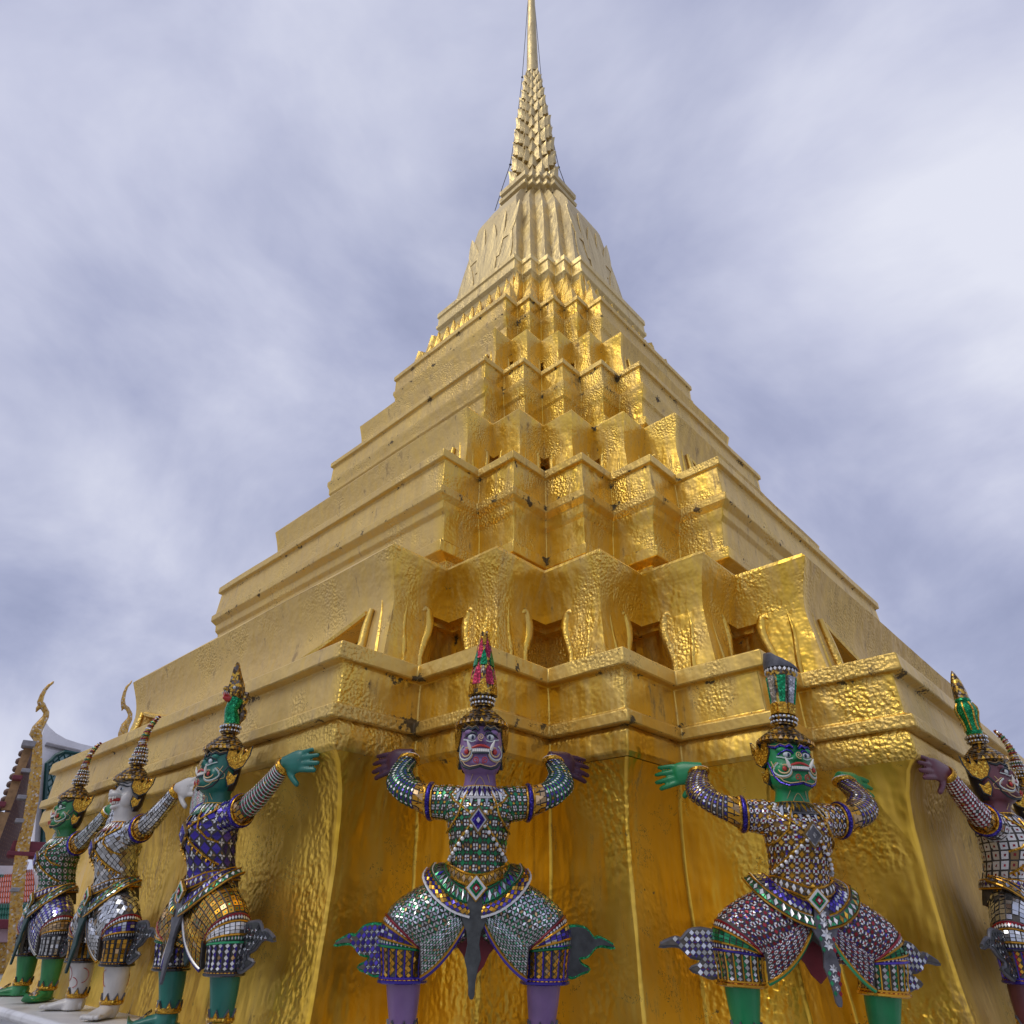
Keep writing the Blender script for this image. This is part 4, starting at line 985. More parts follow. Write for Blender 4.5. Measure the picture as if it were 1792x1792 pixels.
def _place_crown(t, old, dz, tilt):
    for o in set(t.children) - old:
        o.matrix_local = Matrix.Translation((0, 0, dz)) @ Matrix.Translation((0, -CF, 1.26)) @ Matrix.Rotation(tilt, 4, 'Y') @ Matrix.Translation((0, CF, -1.26))
def make_statue(name, kind, loc, rot, skin, P, label, crown_kind, line='dark', lean=0.0, squat=1.0, straight=True):
    t = empty(name, loc, rot, label, 'statue', 'statues holding up the gilded tower')
    t.rotation_euler = (0, lean, rot); t.scale = (0.96, 0.89, squat) if straight else (1, 1, squat)
    monkey = kind == 'monkey'
    b = bpy.data.objects.new('body', BODY[(monkey, straight)]); COL.objects.link(b); b.parent = t
    b.material_slots[0].link = 'OBJECT'; b.material_slots[0].material = MAT[skin]
    (monkey_face(t) if monkey else demon_face(t, line))
    ear_and_hair(t)
    if not monkey:
        for o in t.children:
            if o.name.split('.')[0] not in ('body', 'neck_line'): o.scale = (1, 1, 1.13); o.location = (0, 0, 1.06 * (1 - 1.13))
    crown(t, crown_kind, 0.0 if monkey else 0.024, P.get('crown_tilt', 0.0))
    # tunic
    g = MB(); TORSO.add(g, 28, 18, 0, 0.02, 0.93, 1.0)
    SHO = []
    for s in (-1, 1):
        SL = Loft([(V3(.035 * s, .095, .925), V3(-.03 * s, 0, .066), V3(0, .105, 0)), (V3(.10 * s, .09, .935), V3(-.03 * s, 0, .074), V3(0, .098, 0)), (V3(.155 * s, .078, .947), V3(-.02 * s, 0, .074), V3(0, .084, 0)), (V3(.20 * s, .068, .948), V3(-.005 * s, 0, .069), V3(0, .074, 0))])
        SL.add(g, 20, 8, 0); SHO.append(SL)
    tn = g.build('tunic', P.get('ground', 'grout'), t, smooth=60)
    q = MB(); A, B, pat = P['torso']
    tiles(q, TORSO, (0, 1, .16, .84), P.get('tn', 21), P.get('tm', 10), pat, A, B, alt=P.get('alt', TN), p_alt=.08)
    for SL in SHO: tiles(q, SL, (0, 1, .36, 1.0), 11, 3, pat, A, B, alt=P.get('alt', TN), p_alt=.08)
    tile_part(q, tn)
    # crossed straps, pendant, collar
    st = MB()
    def tor(u, v, o=.010): return TORSO(u, v) + TORSO.normal(u, v) * o
    for s in (-1, 1):
        up_ = [tor(.25 + s * a, v) for a, v in ((.17, .87), (.155, .78), (.12, .70), (.07, .62), (.02, .55))]
        lo_ = [tor(.25 + s * a, v) for a, v in ((.03, .50), (.08, .42), (.13, .36), (.18, .31), (.22, .28))]
        sd_ = [tor(.25 + s * a, v) for a, v in ((.055, .80), (.075, .68), (.10, .56), (.16, .48), (.23, .45))]
        for pth in (up_, lo_, sd_): st.tube(pth, .0055, 5, 0)
        for k in range(9):
            p = up_[min(3, k // 2)].lerp(up_[min(3, k // 2) + 1], (k % 2) * .5); st.ball(p + Vector((s * .012, -.004, -.004)), (.0095, .007, .0095), 6, 4, 1)
            p = lo_[min(3, k // 2)].lerp(lo_[min(3, k // 2) + 1], (k % 2) * .5); st.ball(p + Vector((0, -.004, -.013)), (.0095, .007, .0095), 6, 4, 1)
    for k in range(-3, 4):
        u_ = .25 + k * .034; v0_ = .60 + .03 * abs(k)
        for w_, m_, o_ in ((.010, 2, .0085), (.0065, 3 if k % 2 else 1, .0105)):
            pts_ = [tor(u_ + du, vv, o_) for du, vv in ((0, v0_), (w_, lerp(v0_, .84, .3)), (w_ * 1.2, lerp(v0_, .84, .62)), (0, .845), (-w_ * 1.2, lerp(v0_, .84, .62)), (-w_, lerp(v0_, .84, .3)))]
            bb = len(st.v); st.v += [tuple(p) for p in pts_]; st.f.append(tuple(bb + x for x in range(6))[::-1]); st.m.append(m_)
    st.build('chest_strap', ['glit_gold', TILES[P['trim']], 'grout', 't_silver'], t, smooth=50)
    pd = MB(); pc = tor(.25, .52, .012); n = TORSO.normal(.25, .52); X = Vector((1, 0, 0)); Zp = n.cross(X).normalized() * -1
    if Zp.z < 0: Zp = -Zp
    for w, h, th, m in ((.046, .060, .012, 0), (.037, .049, .018, 1), (.030, .040, .024, 2), (.009, .012, .032, 1)): pd.slab(dia(0, 0, w, h), X, Zp, n, pc, th, m)
    pd.build('pendant', ['grout_gold', P.get('pendant', 't_silver'), 'lead_grey' if 'pendant' in P else 'glit_blue'], t)
    CL = Loft([(V3(0, .105, 1.005), (.088, 0, 0), (0, -.088, -.0)), (V3(0, .112, .992), (.108, 0, 0), (0, -.110, -.012)), (V3(0, .115, .975), (.128, 0, 0), (0, -.132, -.030))])
    cl = MB(); CL.add(cl, 32, 4, 0, 0, 1, 1.0, False); co = cl.build('collar', 'grout', t, smooth=60)
    q = MB(); tiles(q, CL, (0, 1, .10, .95), 30, 1, 'lozenge', P['collar'][0], P['collar'][1], tilt=.05)
    CL.hoop(q, .0, .004, GO); CL.hoop(q, 1.0, .005, P['collar'][1]); tile_part(q, co)
    # sleeves
    for s in (-1, 1):
        AL = arm_loft(s, straight); g = MB(); AL.add(g, 18, 22, 0, 0.0, .97); so = g.build('sleeve', 'grout', t, smooth=60)
        q = MB()
        A, B, pat = P['sleeve']
        tiles(q, AL, (0, 1, .055, .145), 11, 2, P['torso'][2], P['torso'][0], P['torso'][1], off=.006)
        tiles(q, AL, (0, 1, .205, .305), 16, 2, 'square', GO, GO, tilt=.1, alt=TN, p_alt=.4)
        if P.get('rings'):
            nr = 17
            for k in range(nr):
                v0, v1 = lerp(.30, .92, k / nr), lerp(.30, .92, (k + 1) / nr)
                tiles(q, AL, (0, 1, v0 + .004, v1 - .006), 11, 1, 'ring', A, B, tilt=.08, alt=GO, p_alt=.06); AL.hoop(q, v1, .0025, P['rings'], .002, 18, 4)
        else: tiles(q, AL, (0, 1, .30, .92), 15, 17, pat, A, B, tilt=.09, alt=TN, p_alt=.05)
        for k in range(10):        # leaf border above the armlet
            u = k / 10; a, b2, c2 = AL(u, .205), AL(u + .1, .205), AL(u + .05, .285); n = AL.normal(u + .05, .24) * .007
            bb = len(q.v); q.v += [tuple(a + n), tuple(b2 + n), tuple(c2 + n)]; q.f.append((bb, bb + 1, bb + 2)); q.m.append(GO if k % 2 else TN)
        tile_part(q, so)
        am = MB(); AL.hoop(am, .175, .012, 0, .010, 28, 8); AL.hoop(am, .205, .006, 1, .010, 28, 6); AL.hoop(am, .150, .006, 1, .008, 28, 6); am.build('armlet', ['glit_blue' if P['trim'] != GR else 'crown_mosaic', 'glit_gold'], t, smooth=60)
        br = MB(); AL.hoop(br, .93, .0085, 0, .004, 24, 7); AL.hoop(br, .965, .010, 0, .004, 24, 7); AL.hoop(br, .995, .007, 1, .004, 24, 7); br.build('bracelet', ['glit_gold', TILES[P['trim']]], t, smooth=60)
    # belt, buckle, hip flaps
    def belt(u, v):
        fr = max(0, math.sin(6.2832 * u)); vv = .155 - .085 * fr ** 3 + v * .075
        p = TORSO(u, vv); n = TORSO.normal(u, vv); return p + n * (.012 + .004 * math.sin(v * 3.14))
    BS = Loft([(0, 0, 0)] * 2 and [(V3(0, .03, .6), (.1, 0, 0), (0, -.1, 0))] * 2)
    class _B:
        def __call__(s_, u, v): return belt(u % 1.0, v)
        def normal(s_, u, v): return TORSO.normal(u % 1.0, .13)
    BF = _B(); g = MB(); g.grid([[belt(i / 36, j / 2) for i in range(36)] for j in range(3)], True, 0, True); bo = g.build('belt', 'grout_gold', t, smooth=60)
    q = MB(); tiles(q, BF, (0, 1, .08, .92), 34, 1, 'lozenge', P['belt'][0], P['belt'][1], tilt=.06); q.tube([belt(i / 36, 0) for i in range(37)], .0055, 5, GO); q.tube([belt(i / 36, 1) for i in range(37)], .0055, 5, GO); tile_part(q, bo)
    bk = MB(); bc = V3(0, .205, .590); n = V3(0, 1, -.15).normalized(); Zb = Vector((0, 0, 1)); Zb = (Zb - n * Zb.dot(n)).normalized()
    for w, h, th, m in ((.050, .054, .016, 0), (.043, .047, .022, 1), (.030, .033, .028, 2), (.017, .019, .034, 3), (.007, .008, .040, 1)): bk.slab(dia(0, 0, w, h), X, Zb, n, bc, th, m)
    bk.build('buckle', ['glit_gold', 't_white', 'glit_green' if P['trim'] != GR else 'grout', 'glit_red' if P['trim'] != GR else 'glit_silver'], t)
    for s in (-1, 1):
        for lay in (0, 1):
            LO = [[(.025, .205, .520), (.095, .200, .545), (.165, .160, .600), (.205, .085, .658), (.198, -.02, .695)], [(.025, .222, .478), (.105, .222, .502), (.190, .182, .560), (.243, .092, .632), (.235, -.03, .675)]][lay]
            UP = [[(.025, .195, .580), (.085, .172, .605), (.128, .138, .645), (.146, .065, .682), (.142, -.02, .700)], [(.025, .207, .524), (.097, .203, .548), (.168, .163, .603), (.210, .087, .660), (.203, -.02, .695)]][lay]
            def flap(u, v, s=s, LO=LO, UP=UP):
                x = min(max(u, 0), 1) * 4; i = min(int(x), 3); k = x - i
                def cv(Q): g_ = lambda m: Vector(Q[min(max(m, 0), 4)]); return cr4(g_(i - 1), g_(i), g_(i + 1), g_(i + 2), k)
                p = cv(UP).lerp(cv(LO), v); return V3(s * p.x, p.y - .022 * min(1, max(0, p.y * 8)) + .010 * math.sin(3.1416 * min(1, max(0, v))), p.z)
            F = Sheet(flap, (.35 * s, -.75, .55)); F.normal = lambda u, v, F=F: Sheet.normal(F, min(max(u, .02), .98), v)
            g = MB(); F.add(g, 14, 3, 0, .010); fo = g.build('hip_flap', 'grout', t, smooth=50)
            q = MB(); c1, c2, pt = P['flap'][lay]
            tiles(q, F, (.02, .98, .12, .86), 12 if pt != 'diamond' else 15, 2 if pt == 'diamond' else 1, pt, c1, c2, tilt=.10, alt=BL if lay == 0 else GO, p_alt=.25)
            q.tube([flap(k / 16, 1.0) + Vector((0, 0, .003)) for k in range(17)], .0058, 5, WH if lay == 0 or not P.get('goldtrim') else GO); q.tube([flap(k / 16, 0.0) + Vector((0, 0, .004)) for k in range(17)], .0048, 5, GO if P.get('goldtrim') else GR)
            tile_part(q, fo)
    # trousers, drape, knee cuffs
    for s in (-1, 1):
        TL = thigh_loft(s); g = MB(); TL.add(g, 26, 20, 0, 0, 1); to = g.build('trouser_leg', 'grout', t, smooth=60)
        q = MB(); A, B, pat = P['leg']
        tiles(q, TL, (0, 1, .14, .68), P.get('ln', 24), P.get('lm', 9), pat, A, B, tilt=.09, alt=P.get('alt', TN), p_alt=.10)
        TL.hoop(q, .70, .005, P['band'][1], .004); tiles(q, TL, (0, 1, .705, .745), 44, 1, 'diamond', WH, P['band'][1], tilt=.06); TL.hoop(q, .755, .005, GO, .004)
        tiles(q, TL, (0, 1, .765, .86), 26, 3, 'square', P['band'][0], P['band'][0], tilt=.12, alt=SI if P['band'][0] == BL else P['band'][0], p_alt=.2)
        TL.hoop(q, .87, .005, GO, .004); tiles(q, TL, (0, 1, .875, .925), 40, 1, 'ring', WH, P['band'][2], tilt=.06); TL.hoop(q, .94, .006, P['band'][2], .005)
        tile_part(q, to)
        CU = cuff_loft(s); g = MB(); CU.add(g, 26, 10, 0); cu = g.build('knee_cuff', 'grout', t, smooth=60)
        q = MB(); A, B, pat = P['cuff']
        nn = 18
        for k in range(nn):
            u0, u1 = k / nn, (k + 1) / nn
            tiles(q, CU, (u0 + .16 / nn, u1 - .16 / nn, .10, .78), 1 if pat != 'square' else 2, 5 if pat != 'square' else 9, pat, A, B, tilt=.09, alt=TN, p_alt=.08)
            q.tube([CU(u0, v) + CU.normal(u0, v) * .003 for v in (.08, .3, .55, .80)], .0040, 5, P['stripe'])
        CU.hoop(q, .05, .0055, P['stripe'], .003); CU.hoop(q, .81, .0055, P['stripe'], .003); tiles(q, CU, (0, 1, .83, .97), 34, 1, 'diamond', GO, RE, tilt=.06); CU.hoop(q, 1.0, .0075, P['stripe'], .002)
        tile_part(q, cu)
        def dr(u, v, s=s):
            top = V3(s * lerp(.030, .235, u), lerp(.150, .130, u), lerp(.545, .405, u))
            a, b_, c_ = V3(.030 * s, .160, .475), V3(.105 * s, .150, .325), V3(.222 * s, .095, .262)
            hem = a * (1 - u) ** 2 + b_ * (2 * u * (1 - u)) + c_ * u * u
            p = top.lerp(hem, v); p.y -= .020 * math.sin(3.1416 * min(1, v)) * math.sin(3.1416 * u) + .008
            return p
        D = Sheet(dr, (0, -1, 0)); g = MB(); D.add(g, 14, 10, 0, .03); do = g.build('trouser_drape', 'grout', t, smooth=50)
        q = MB(); A, B, pat = P['leg']; tiles(q, D, (.02, .98, .05, .93), 8, 7, pat, A, B, tilt=.08, alt=P.get('alt', TN), p_alt=.06)
        q.tube([dr(k / 16, 1.0) + Vector((0, -.003, -.002)) for k in range(17)], .0085, 6, P['hem'][0]); q.tube([dr(k / 16, .965) + Vector((0, -.007, 0)) for k in range(17)], .0055, 5, P['hem'][1]); tile_part(q, do)
        # flame-shaped tails behind the knees
        Xf = V3(.93 * s, -.30, -.05).normalized(); Zf = Vector((0, 0, 1)); nf = Xf.cross(Zf); nf = nf if nf.y < 0 else -nf
        ol = [(0, -.10), (.04, -.115), (.085, -.098), (.125, -.085), (.088, -.070), (.075, -.045), (.12, -.035), (.16, .0), (.200, .008), (.255, .004), (.215, .024), (.180, .034), (.155, .030), (.120, .062), (.07, .070), (.02, .062), (0, .06)]
        if P.get('flame') == 'grey': ol = [(u * .86, v * 1.05 + (.0 if u < .1 else .01)) for u, v in ol]
        cv_ = []
        for k in range(len(ol) - 1):
            q0_, q1_, q2_, q3_ = [Vector(ol[min(max(k + d_, 0), len(ol) - 1)]) for d_ in (-1, 0, 1, 2)]
            cv_ += [tuple(cr4(q0_, q1_, q2_, q3_, m_ / 3)) for m_ in range(3)]
        ol = cv_ + [ol[-1]]
        fl = MB(); FO = V3(.385 * s, -.005, .385)
        fl.slab(ol, Xf, Zf, nf, FO, .030, 0)
        ed = [FO + Xf * u + Zf * v for u, v in ol]
        fl.tube(ed, .0115, 7, 1)
        fo = fl.build('knee_flame', ['sash_dark' if P.get('flame') == 'grey' or (P.get('bare') == s) else 'grout', P.get('rim', 'glit_green')], t, smooth=40)
        if P.get('bare') != s:
            FS = Sheet(lambda u, v: FO + Xf * (u * .22) + Zf * lerp(-.11, .07, v) + nf * .015, nf)
            def inside(u, v, ol=ol):
                x, y = u * .22, lerp(-.11, .07, v); c = False; j_ = len(ol) - 1
                for i_ in range(len(ol)):
                    (xi, yi), (xj, yj) = ol[i_], ol[j_]
                    if (yi > y) != (yj > y) and x < (xj - xi) * (y - yi) / (yj - yi) + xi: c = not c
                    j_ = i_
                return c
            q = MB(); a_, b_ = P.get('flamecol', (SI, BL)); tiles(q, FS, (.0, 1.0, .0, 1.0), 9, 7, 'cross', a_, b_, tilt=.10, alt=RE, p_alt=.1, off=.003, keep=inside); tile_part(q, fo)
        # anklet and shoe
        SH = shin_loft(s); a = MB(); SH.hoop(a, .70, .010, 0, .004, 24, 7); SH.hoop(a, .735, .006, 1, .004, 24, 6)
        for k in range(7):
            u = k / 7; p, p2, tip = SH(u - .06, .69), SH(u + .06, .69), SH(u, .56); n = SH.normal(u, .64) * .009
            for sc, m, o_ in ((1.0, 2, .0), (.68, 0, .004)):
                c = (p + p2 + tip) / 3; bb = len(a.v)
                for r_ in (p, p2, tip): a.v.append(tuple(c + (r_ - c) * sc + n * (1 + o_ * 100)))
                for r_ in (p, p2, tip): a.v.append(tuple(c + (r_ - c) * sc - n * .3))
                for fc in ((0, 1, 2), (3, 5, 4), (0, 3, 4, 1), (1, 4, 5, 2), (2, 5, 3, 0)): a.f.append(tuple(bb + x for x in fc)); a.m.append(m)
        a.build('anklet', ['glit_gold', 't_gold', 'lead_grey'], t)
        if monkey:
            for (u0_, v0_, r_) in ((.20, .40, .10), (.45, .42, .10), (.32, .50, .08), (.70, .42, .10)):
                l = MB(); pts_ = [SH(u0_ + r_ * math.cos(a_) * 1.1, v0_ + r_ * .8 * math.sin(a_)) + SH.normal(u0_, v0_) * .002 for a_ in [-1.4 + 2.8 * k_ / 10 for k_ in range(11)]]
                l.tube(pts_, .0018, 4); l.build('leg_line', 'lip_red', t)
        if not monkey:
            an = math.radians(38) * s; fd = V3(math.sin(an), math.cos(an), 0); sd = Vector((fd.y, -fd.x, 0)); c = V3(.292 * s, -.02, 0); Z = Vector((0, 0, 1))
            h = MB(); Loft([(c - fd * .075 + Z * .012, sd * .040, Z * .012), (c + Z * .013, sd * .056, Z * .013), (c + fd * .08 + Z * .013, sd * .064, Z * .013), (c + fd * .145 + Z * .014, sd * .062, Z * .013), (c + fd * .185 + Z * .022, sd * .040, Z * .012), (c + fd * .20 + Z * .045, sd * .014, Z * .010)]).add(h, 14, 14, 0)
            h.slab([(-.034, 0), (.034, 0), (.022, .03), (0, .066), (-.022, .03)], sd, (Z * .62 - fd * .78).normalized(), (fd * .62 + Z * .78).normalized(), c + fd * .135 + Z * .034, .014, 1)
            h.build('shoe', [skin, 'crown_mosaic'], t, smooth=50)
    # hanging sash and loin cloth
    sh = MB(); n = V3(0, 1, 0); tilt = P.get('sash_dx', -.006)
    ol = [(-.028, .565), (.028, .565), (.032, .525), (.058, .490), (.040, .445), (.030, .43), (.024, .385), (.030, .355), (.034, .335), (.022, .30), (.014, .255), (.012, .215), (.006, .200), (-.006, .200), (-.014, .215), (-.016, .255), (-.024, .30), (-.036, .335), (-.032, .355), (-.026, .385), (-.032, .43), (-.042, .445), (-.060, .490), (-.034, .525)]
    sh.slab([(u + tilt * (1 - v), v) for u, v in ol], X, Vector((0, 0, 1)), n, V3(0, .190, 0), .016, 0)
    so = sh.build('sash', P['sash'], t, bevel=.003)
    if P.get('stars'):
        q = MB()
        for zc, w in ((.54, .020), (.505, .022), (.46, .026), (.42, .022), (.335, .018), (.30, .016), (.265, .010)):
            for k in range(6):
                a = k * math.pi / 3 + .3; e = Vector((math.cos(a), 0, math.sin(a))); f_ = Vector((-math.sin(a), 0, math.cos(a))); c = V3(tilt * (1 - zc), .1995, zc)
                bb = len(q.v); q.v += [tuple(c), tuple(c + e * w * .5 + f_ * w * .26 + V3(0, .003, 0)), tuple(c + e * w), tuple(c + e * w * .5 - f_ * w * .26)]; q.f.append((bb, bb + 1, bb + 2, bb + 3)); q.m.append(WH if k % 3 else SI)
            for sx in (-1, 1):
                c = V3(sx * w * 1.05 + tilt * (1 - zc), .1995, zc - .018); bb = len(q.v); q.v += [tuple(c + Vector((a, 0, b_))) for a, b_ in dia(0, 0, .008, .011)]; q.f.append((bb, bb + 1, bb + 2, bb + 3)); q.m.append(RE if sx > 0 else GR)
        tile_part(q, so)
    lc = MB(); lc.slab([(-.055, .50), (.055, .50), (.075, .42), (.082, .375), (.055, .345), (.035, .305), (.0, .272), (-.035, .305), (-.055, .345), (-.082, .375), (-.075, .42)], X, Vector((0, 0, 1)), n, V3(.006, .085, 0), .012, 0)
    lc.build('loin_cloth', P.get('loin', 'cloth_red'), t, bevel=.003)
    return t

LEG = 'flower'
PURPLE = dict(torso=(WH, GR, 'quad'), sleeve=(WH, BL, 'ring'), rings=GR, collar=(BL, WH), belt=(TN, GO), flap=((SI, GR, 'lozenge'), (BL, GO, 'diamond')), leg=(SI, GR, 'flower'), band=(BL, RE, GR), cuff=(GO, GO, 'diamond'), stripe=BL,
              hem=(BL, GO), trim=WH, sash='sash_dark', bare=1, flamecol=(SI, BL), rim='glit_green', tn=21, tm=9, ln=24, lm=9)
GREENR = dict(ground='grout_gold', pendant='glit_silver', torso=(WH, GO, 'eyelet'), sleeve=(SI, BL, 'ring'), rings=TN, collar=(GO, DK), belt=(WH, DK), flap=((SI, BL, 'diamond'), (WH, GR, 'lozenge')), leg=(WH, RE, 'eyelet'), band=(GR, RE, BL), cuff=(SI, GR, 'diamond'), stripe=GO,
              hem=(GR, GO), trim=WH, sash='lead_grey', stars=True, flamecol=(BL, SI), rim='lead_grey', goldtrim=True, alt=BL, sash_dx=.03, crown_tilt=.10, tn=20, tm=9, ln=22, lm=9)
TEAL = dict(torso=(WH, BL, 'cross'), sleeve=(RE, GR, 'ring'), rings=WH, collar=(WH, GR), belt=(SI, BL), flap=((SI, BL, 'lozenge'), (WH, GR, 'lozenge')), leg=(GO, GR, 'dotted'), band=(WH, RE, GR), cuff=(WH, BL, 'diamond'), stripe=DK,
            hem=(BL, WH), trim=GO, sash='lead_grey', flame='grey', flamecol=(SI, DK), rim='lead_grey', loin='panel_dark_green', goldtrim=True, alt=TN, tn=15, tm=7, ln=24, lm=9)
WHITE = dict(tn=24, tm=11, ln=18, lm=7, torso=(SI, DK, 'scale'), sleeve=(SI, WH, 'dotted'), collar=(WH, RE), belt=(DK, SI), flap=((SI, GR, 'lozenge'), (SI, GR, 'diamond')), leg=(SI, WH, 'scale'), band=(BL, RE, DK), cuff=(GO, SI, 'bar'), stripe=DK,
             hem=(GO, DK), trim=GO, sash='panel_dark_green', flame='grey', flamecol=(SI, DK), rim='lead_grey', loin='panel_dark_green', goldtrim=True)
GREENL = dict(torso=(WH, GR, 'eyelet'), sleeve=(SI, GR, 'dotted'), collar=(WH, GR), belt=(WH, BL), flap=((SI, GR, 'lozenge'), (SI, GR, 'diamond')), leg=(SI, BL, 'diamond'), band=(TN, RE, DK), cuff=(SI, DK, 'bar'), stripe=DK,
              hem=(SI, DK), trim=WH, sash='panel_dark_green', flame='grey', flamecol=(SI, DK), rim='lead_grey', loin='panel_dark_green', goldtrim=True)
MAROON = dict(torso=(WH, RE, 'dotted'), sleeve=(WH, RE, 'diamond'), collar=(SI, GO), belt=(BL, WH), flap=((SI, DK, 'diamond'), (SI, GO, 'lozenge')), leg=(SI, DK, 'square'), band=(SI, RE, DK), cuff=(GO, RE, 'diamond'), stripe=BL,
              hem=(RE, GO), trim=GO, sash='lead_grey', flame='grey', flamecol=(SI, DK), rim='lead_grey', loin='cloth_red', goldtrim=True, tn=19, tm=9)
zf = zz(-0.095) + 0.001
def at_left(q, p=1.0): return (p * S, q * S, zf)
def at_right(p, q=1.0): return (p * S, q * S, zf)
def at_corner(tt, rho=1.075): return ((rho - tt) / math.sqrt(2) * S, (rho + tt) / math.sqrt(2) * S, zf)
R90 = math.pi / 2
make_statue('guardian_statue', 'demon', at_corner(-.165), R90 * 1.5, 'skin_purple', PURPLE, 'purple-faced demon statue with lotus-bud crown, arms raised, at the tower corner', 'bud', straight=False)
make_statue('guardian_statue', 'demon', at_corner(.148, 1.085), R90 * 1.5, 'skin_green', GREENR, 'bright green demon statue whose crown ends in a flat grey stump', 'cut', 'blue', .045, .945, False)
make_statue('guardian_statue', 'demon', at_left(.34), R90, 'skin_teal', TEAL, 'teal demon statue with a serpent-headed crown and violet floral tunic', 'naga')
make_statue('monkey_statue', 'monkey', at_left(.078, 1.01), R90, 'skin_white', WHITE, 'white monkey statue with open red mouth and silver mosaic tunic', 'horn')
make_statue('guardian_statue', 'demon', at_left(-.205, 1.0), R90, 'skin_leaf', GREENL, 'small green demon statue behind the white monkey, with a curved striped crown', 'horn')
make_statue('guardian_statue', 'demon', at_right(.362), R90 * 2, 'skin_maroon', MAROON, 'dark maroon demon statue with a green gourd crown at the right edge', 'gourd')
make_statue('monkey_statue', 'monkey', at_right(.10), R90 * 2, 'skin_white', WHITE, 'statue cut off by the right picture edge, its red curved crown showing', 'horn')

# ------------------------------------------------------------------ temple hall and roofs beyond the left side
def px(u, v, dist):
    """point seen at photo position (u, v) at a horizontal distance from the camera: used once, to site the far buildings"""
    d = _f + _r * ((u - 896) / 1144.95) + _u * ((896 - v) / 1144.95)
    return Vector(camo.matrix_world.translation) + d * (dist / math.hypot(d.x, d.y))
flat('white_plaster', (0.80, 0.80, 0.84), 0.7, var=0.12, scale=1.2, bump=0.1)
flat('lattice_green', (0.012, 0.075, 0.070), 0.4, var=0.3, scale=6)
flat('lattice_glass', (0.22, 0.36, 0.36), 0.25, var=0.2, scale=3)
flat('wood_brown', (0.10, 0.045, 0.025), 0.6, var=0.35, scale=5, bump=0.2)
flat('trim_maroon', (0.16, 0.02, 0.035), 0.5, var=0.2, scale=4)
flat('tile_red', (0.46, 0.09, 0.035), 0.45, var=0.3, scale=6)
flat('tile_green', (0.02, 0.12, 0.085), 0.4, var=0.3, scale=6)
flat('pale_pink', (0.42, 0.28, 0.30), 0.6, var=0.15, scale=3)
flat('grey_timber', (0.28, 0.27, 0.28), 0.7, var=0.2, scale=6)
flat('eave_gilt', (0.34, 0.20, 0.09), 0.5, metal=0.3, var=0.3, scale=5)
def gold_board():
    m, t, b = new_mat('board_mosaic'); L = t.links.new
    V = N(t, 'ShaderNodeTexCoord').outputs['Object']
    vo = N(t, 'ShaderNodeTexVoronoi', i_Scale=16.0); L(V, vo.inputs['Vector']); sp = N(t, 'ShaderNodeSeparateColor'); L(vo.outputs['Color'], sp.inputs[0])
    r = N(t, 'ShaderNodeValToRGB'); ramp(r, [(0.0, (0.35, 0.17, 0.03, 1)), (0.5, (0.62, 0.38, 0.08, 1)), (0.88, (0.42, 0.30, 0.16, 1)), (1.0, (0.66, 0.60, 0.54, 1))]); L(sp.outputs[0], r.inputs[0]); L(r.outputs[0], b.inputs['Base Color'])
    b.inputs['Metallic'].default_value = 0.6; b.inputs['Roughness'].default_value = 0.35
gold_board()
def soffit_mat():
    m, t, b = new_mat('soffit_pattern'); L = t.links.new
    V = N(t, 'ShaderNodeTexCoord').outputs['Object']
    vo = N(t, 'ShaderNodeTexVoronoi', i_Scale=7.0, distance='MANHATTAN'); vo.inputs['Randomness'].default_value = 0.15; L(V, vo.inputs['Vector'])
    r = N(t, 'ShaderNodeValToRGB'); ramp(r, [(0.25, (0.26, 0.13, 0.05, 1)), (0.45, (0.075, 0.022, 0.015, 1))]); L(vo.outputs[0], r.inputs[0]); L(r.outputs[0], b.inputs['Base Color'])
    b.inputs['Roughness'].default_value = 0.5
soffit_mat()
DB = 34.0
_c = px(60, 1400, DB); _away = Vector((_c.x - camo.location.x, _c.y - camo.location.y, 0)).normalized()
_c0 = camo.matrix_world.translation; _away = Vector((_c.x - _c0.x, _c.y - _c0.y, 0)).normalized()
_side = Vector((_away.y, -_away.x, 0)); _side = _side if _side.dot(_r) > 0 else -_side
UPV = Vector((0, 0, 1))
base = Vector((_c.x, _c.y, 0))
def bl(u, v, back=0.0):
    """photo position -> (across, up) on the hall's front plane"""
    p = px(u, v, DB + back); q = p - base; return (q.dot(_side), p.z)
def ptb(u, v, back=0.0): return px(u, v, DB + back)
hall = empty('temple_hall', base, 0.0, 'white temple hall with green lattice window and gilded gable board, behind the left statues', 'building')
def hb(mb, name, mats, parent=hall, **k):
    mb.v = [tuple(Vector(v) - base) for v in mb.v]; return mb.build(name, mats, parent, **k)
w = MB()
ol = [bl(u, v, 4) for u, v in ((52, 1800), (60, 1480), (72, 1300), (79, 1262), (86, 1272), (98, 1283), (115, 1293), (140, 1301), (175, 1309), (230, 1322), (330, 1345), (330, 1800))]
ol[0] = (ol[0][0], 0.0); ol[-1] = (ol[-1][0], 0.0)
w.slab(ol, _side, UPV, _away, base + _away * 5.5, 3.0); hb(w, 'gable_wall', 'white_plaster')
w = MB(); a, b_ = Vector(ptb(80, 1302, 3.9)), Vector(ptb(140, 1316, 3.9)); w.tube([a, a.lerp(b_, .5), b_], 0.10, 6); hb(w, 'ledge_moulding', 'grey_timber')
w = MB()
wo = [bl(u, v, 3.9) for u, v in ((74, 1480), (78, 1400), (82, 1336), (90, 1330), (98, 1322), (112, 1316), (135, 1318), (175, 1328), (175, 1480))]
w.slab(wo, _side, UPV, _away, base + _away * 3.93, 0.06, 0); win = hb(w, 'lattice_window', ['lattice_glass'])
w = MB()
loop = [base + _side * x + UPV * z + _away * 3.86 for x, z in wo]; w.tube(loop + [loop[0]], 0.09, 5)
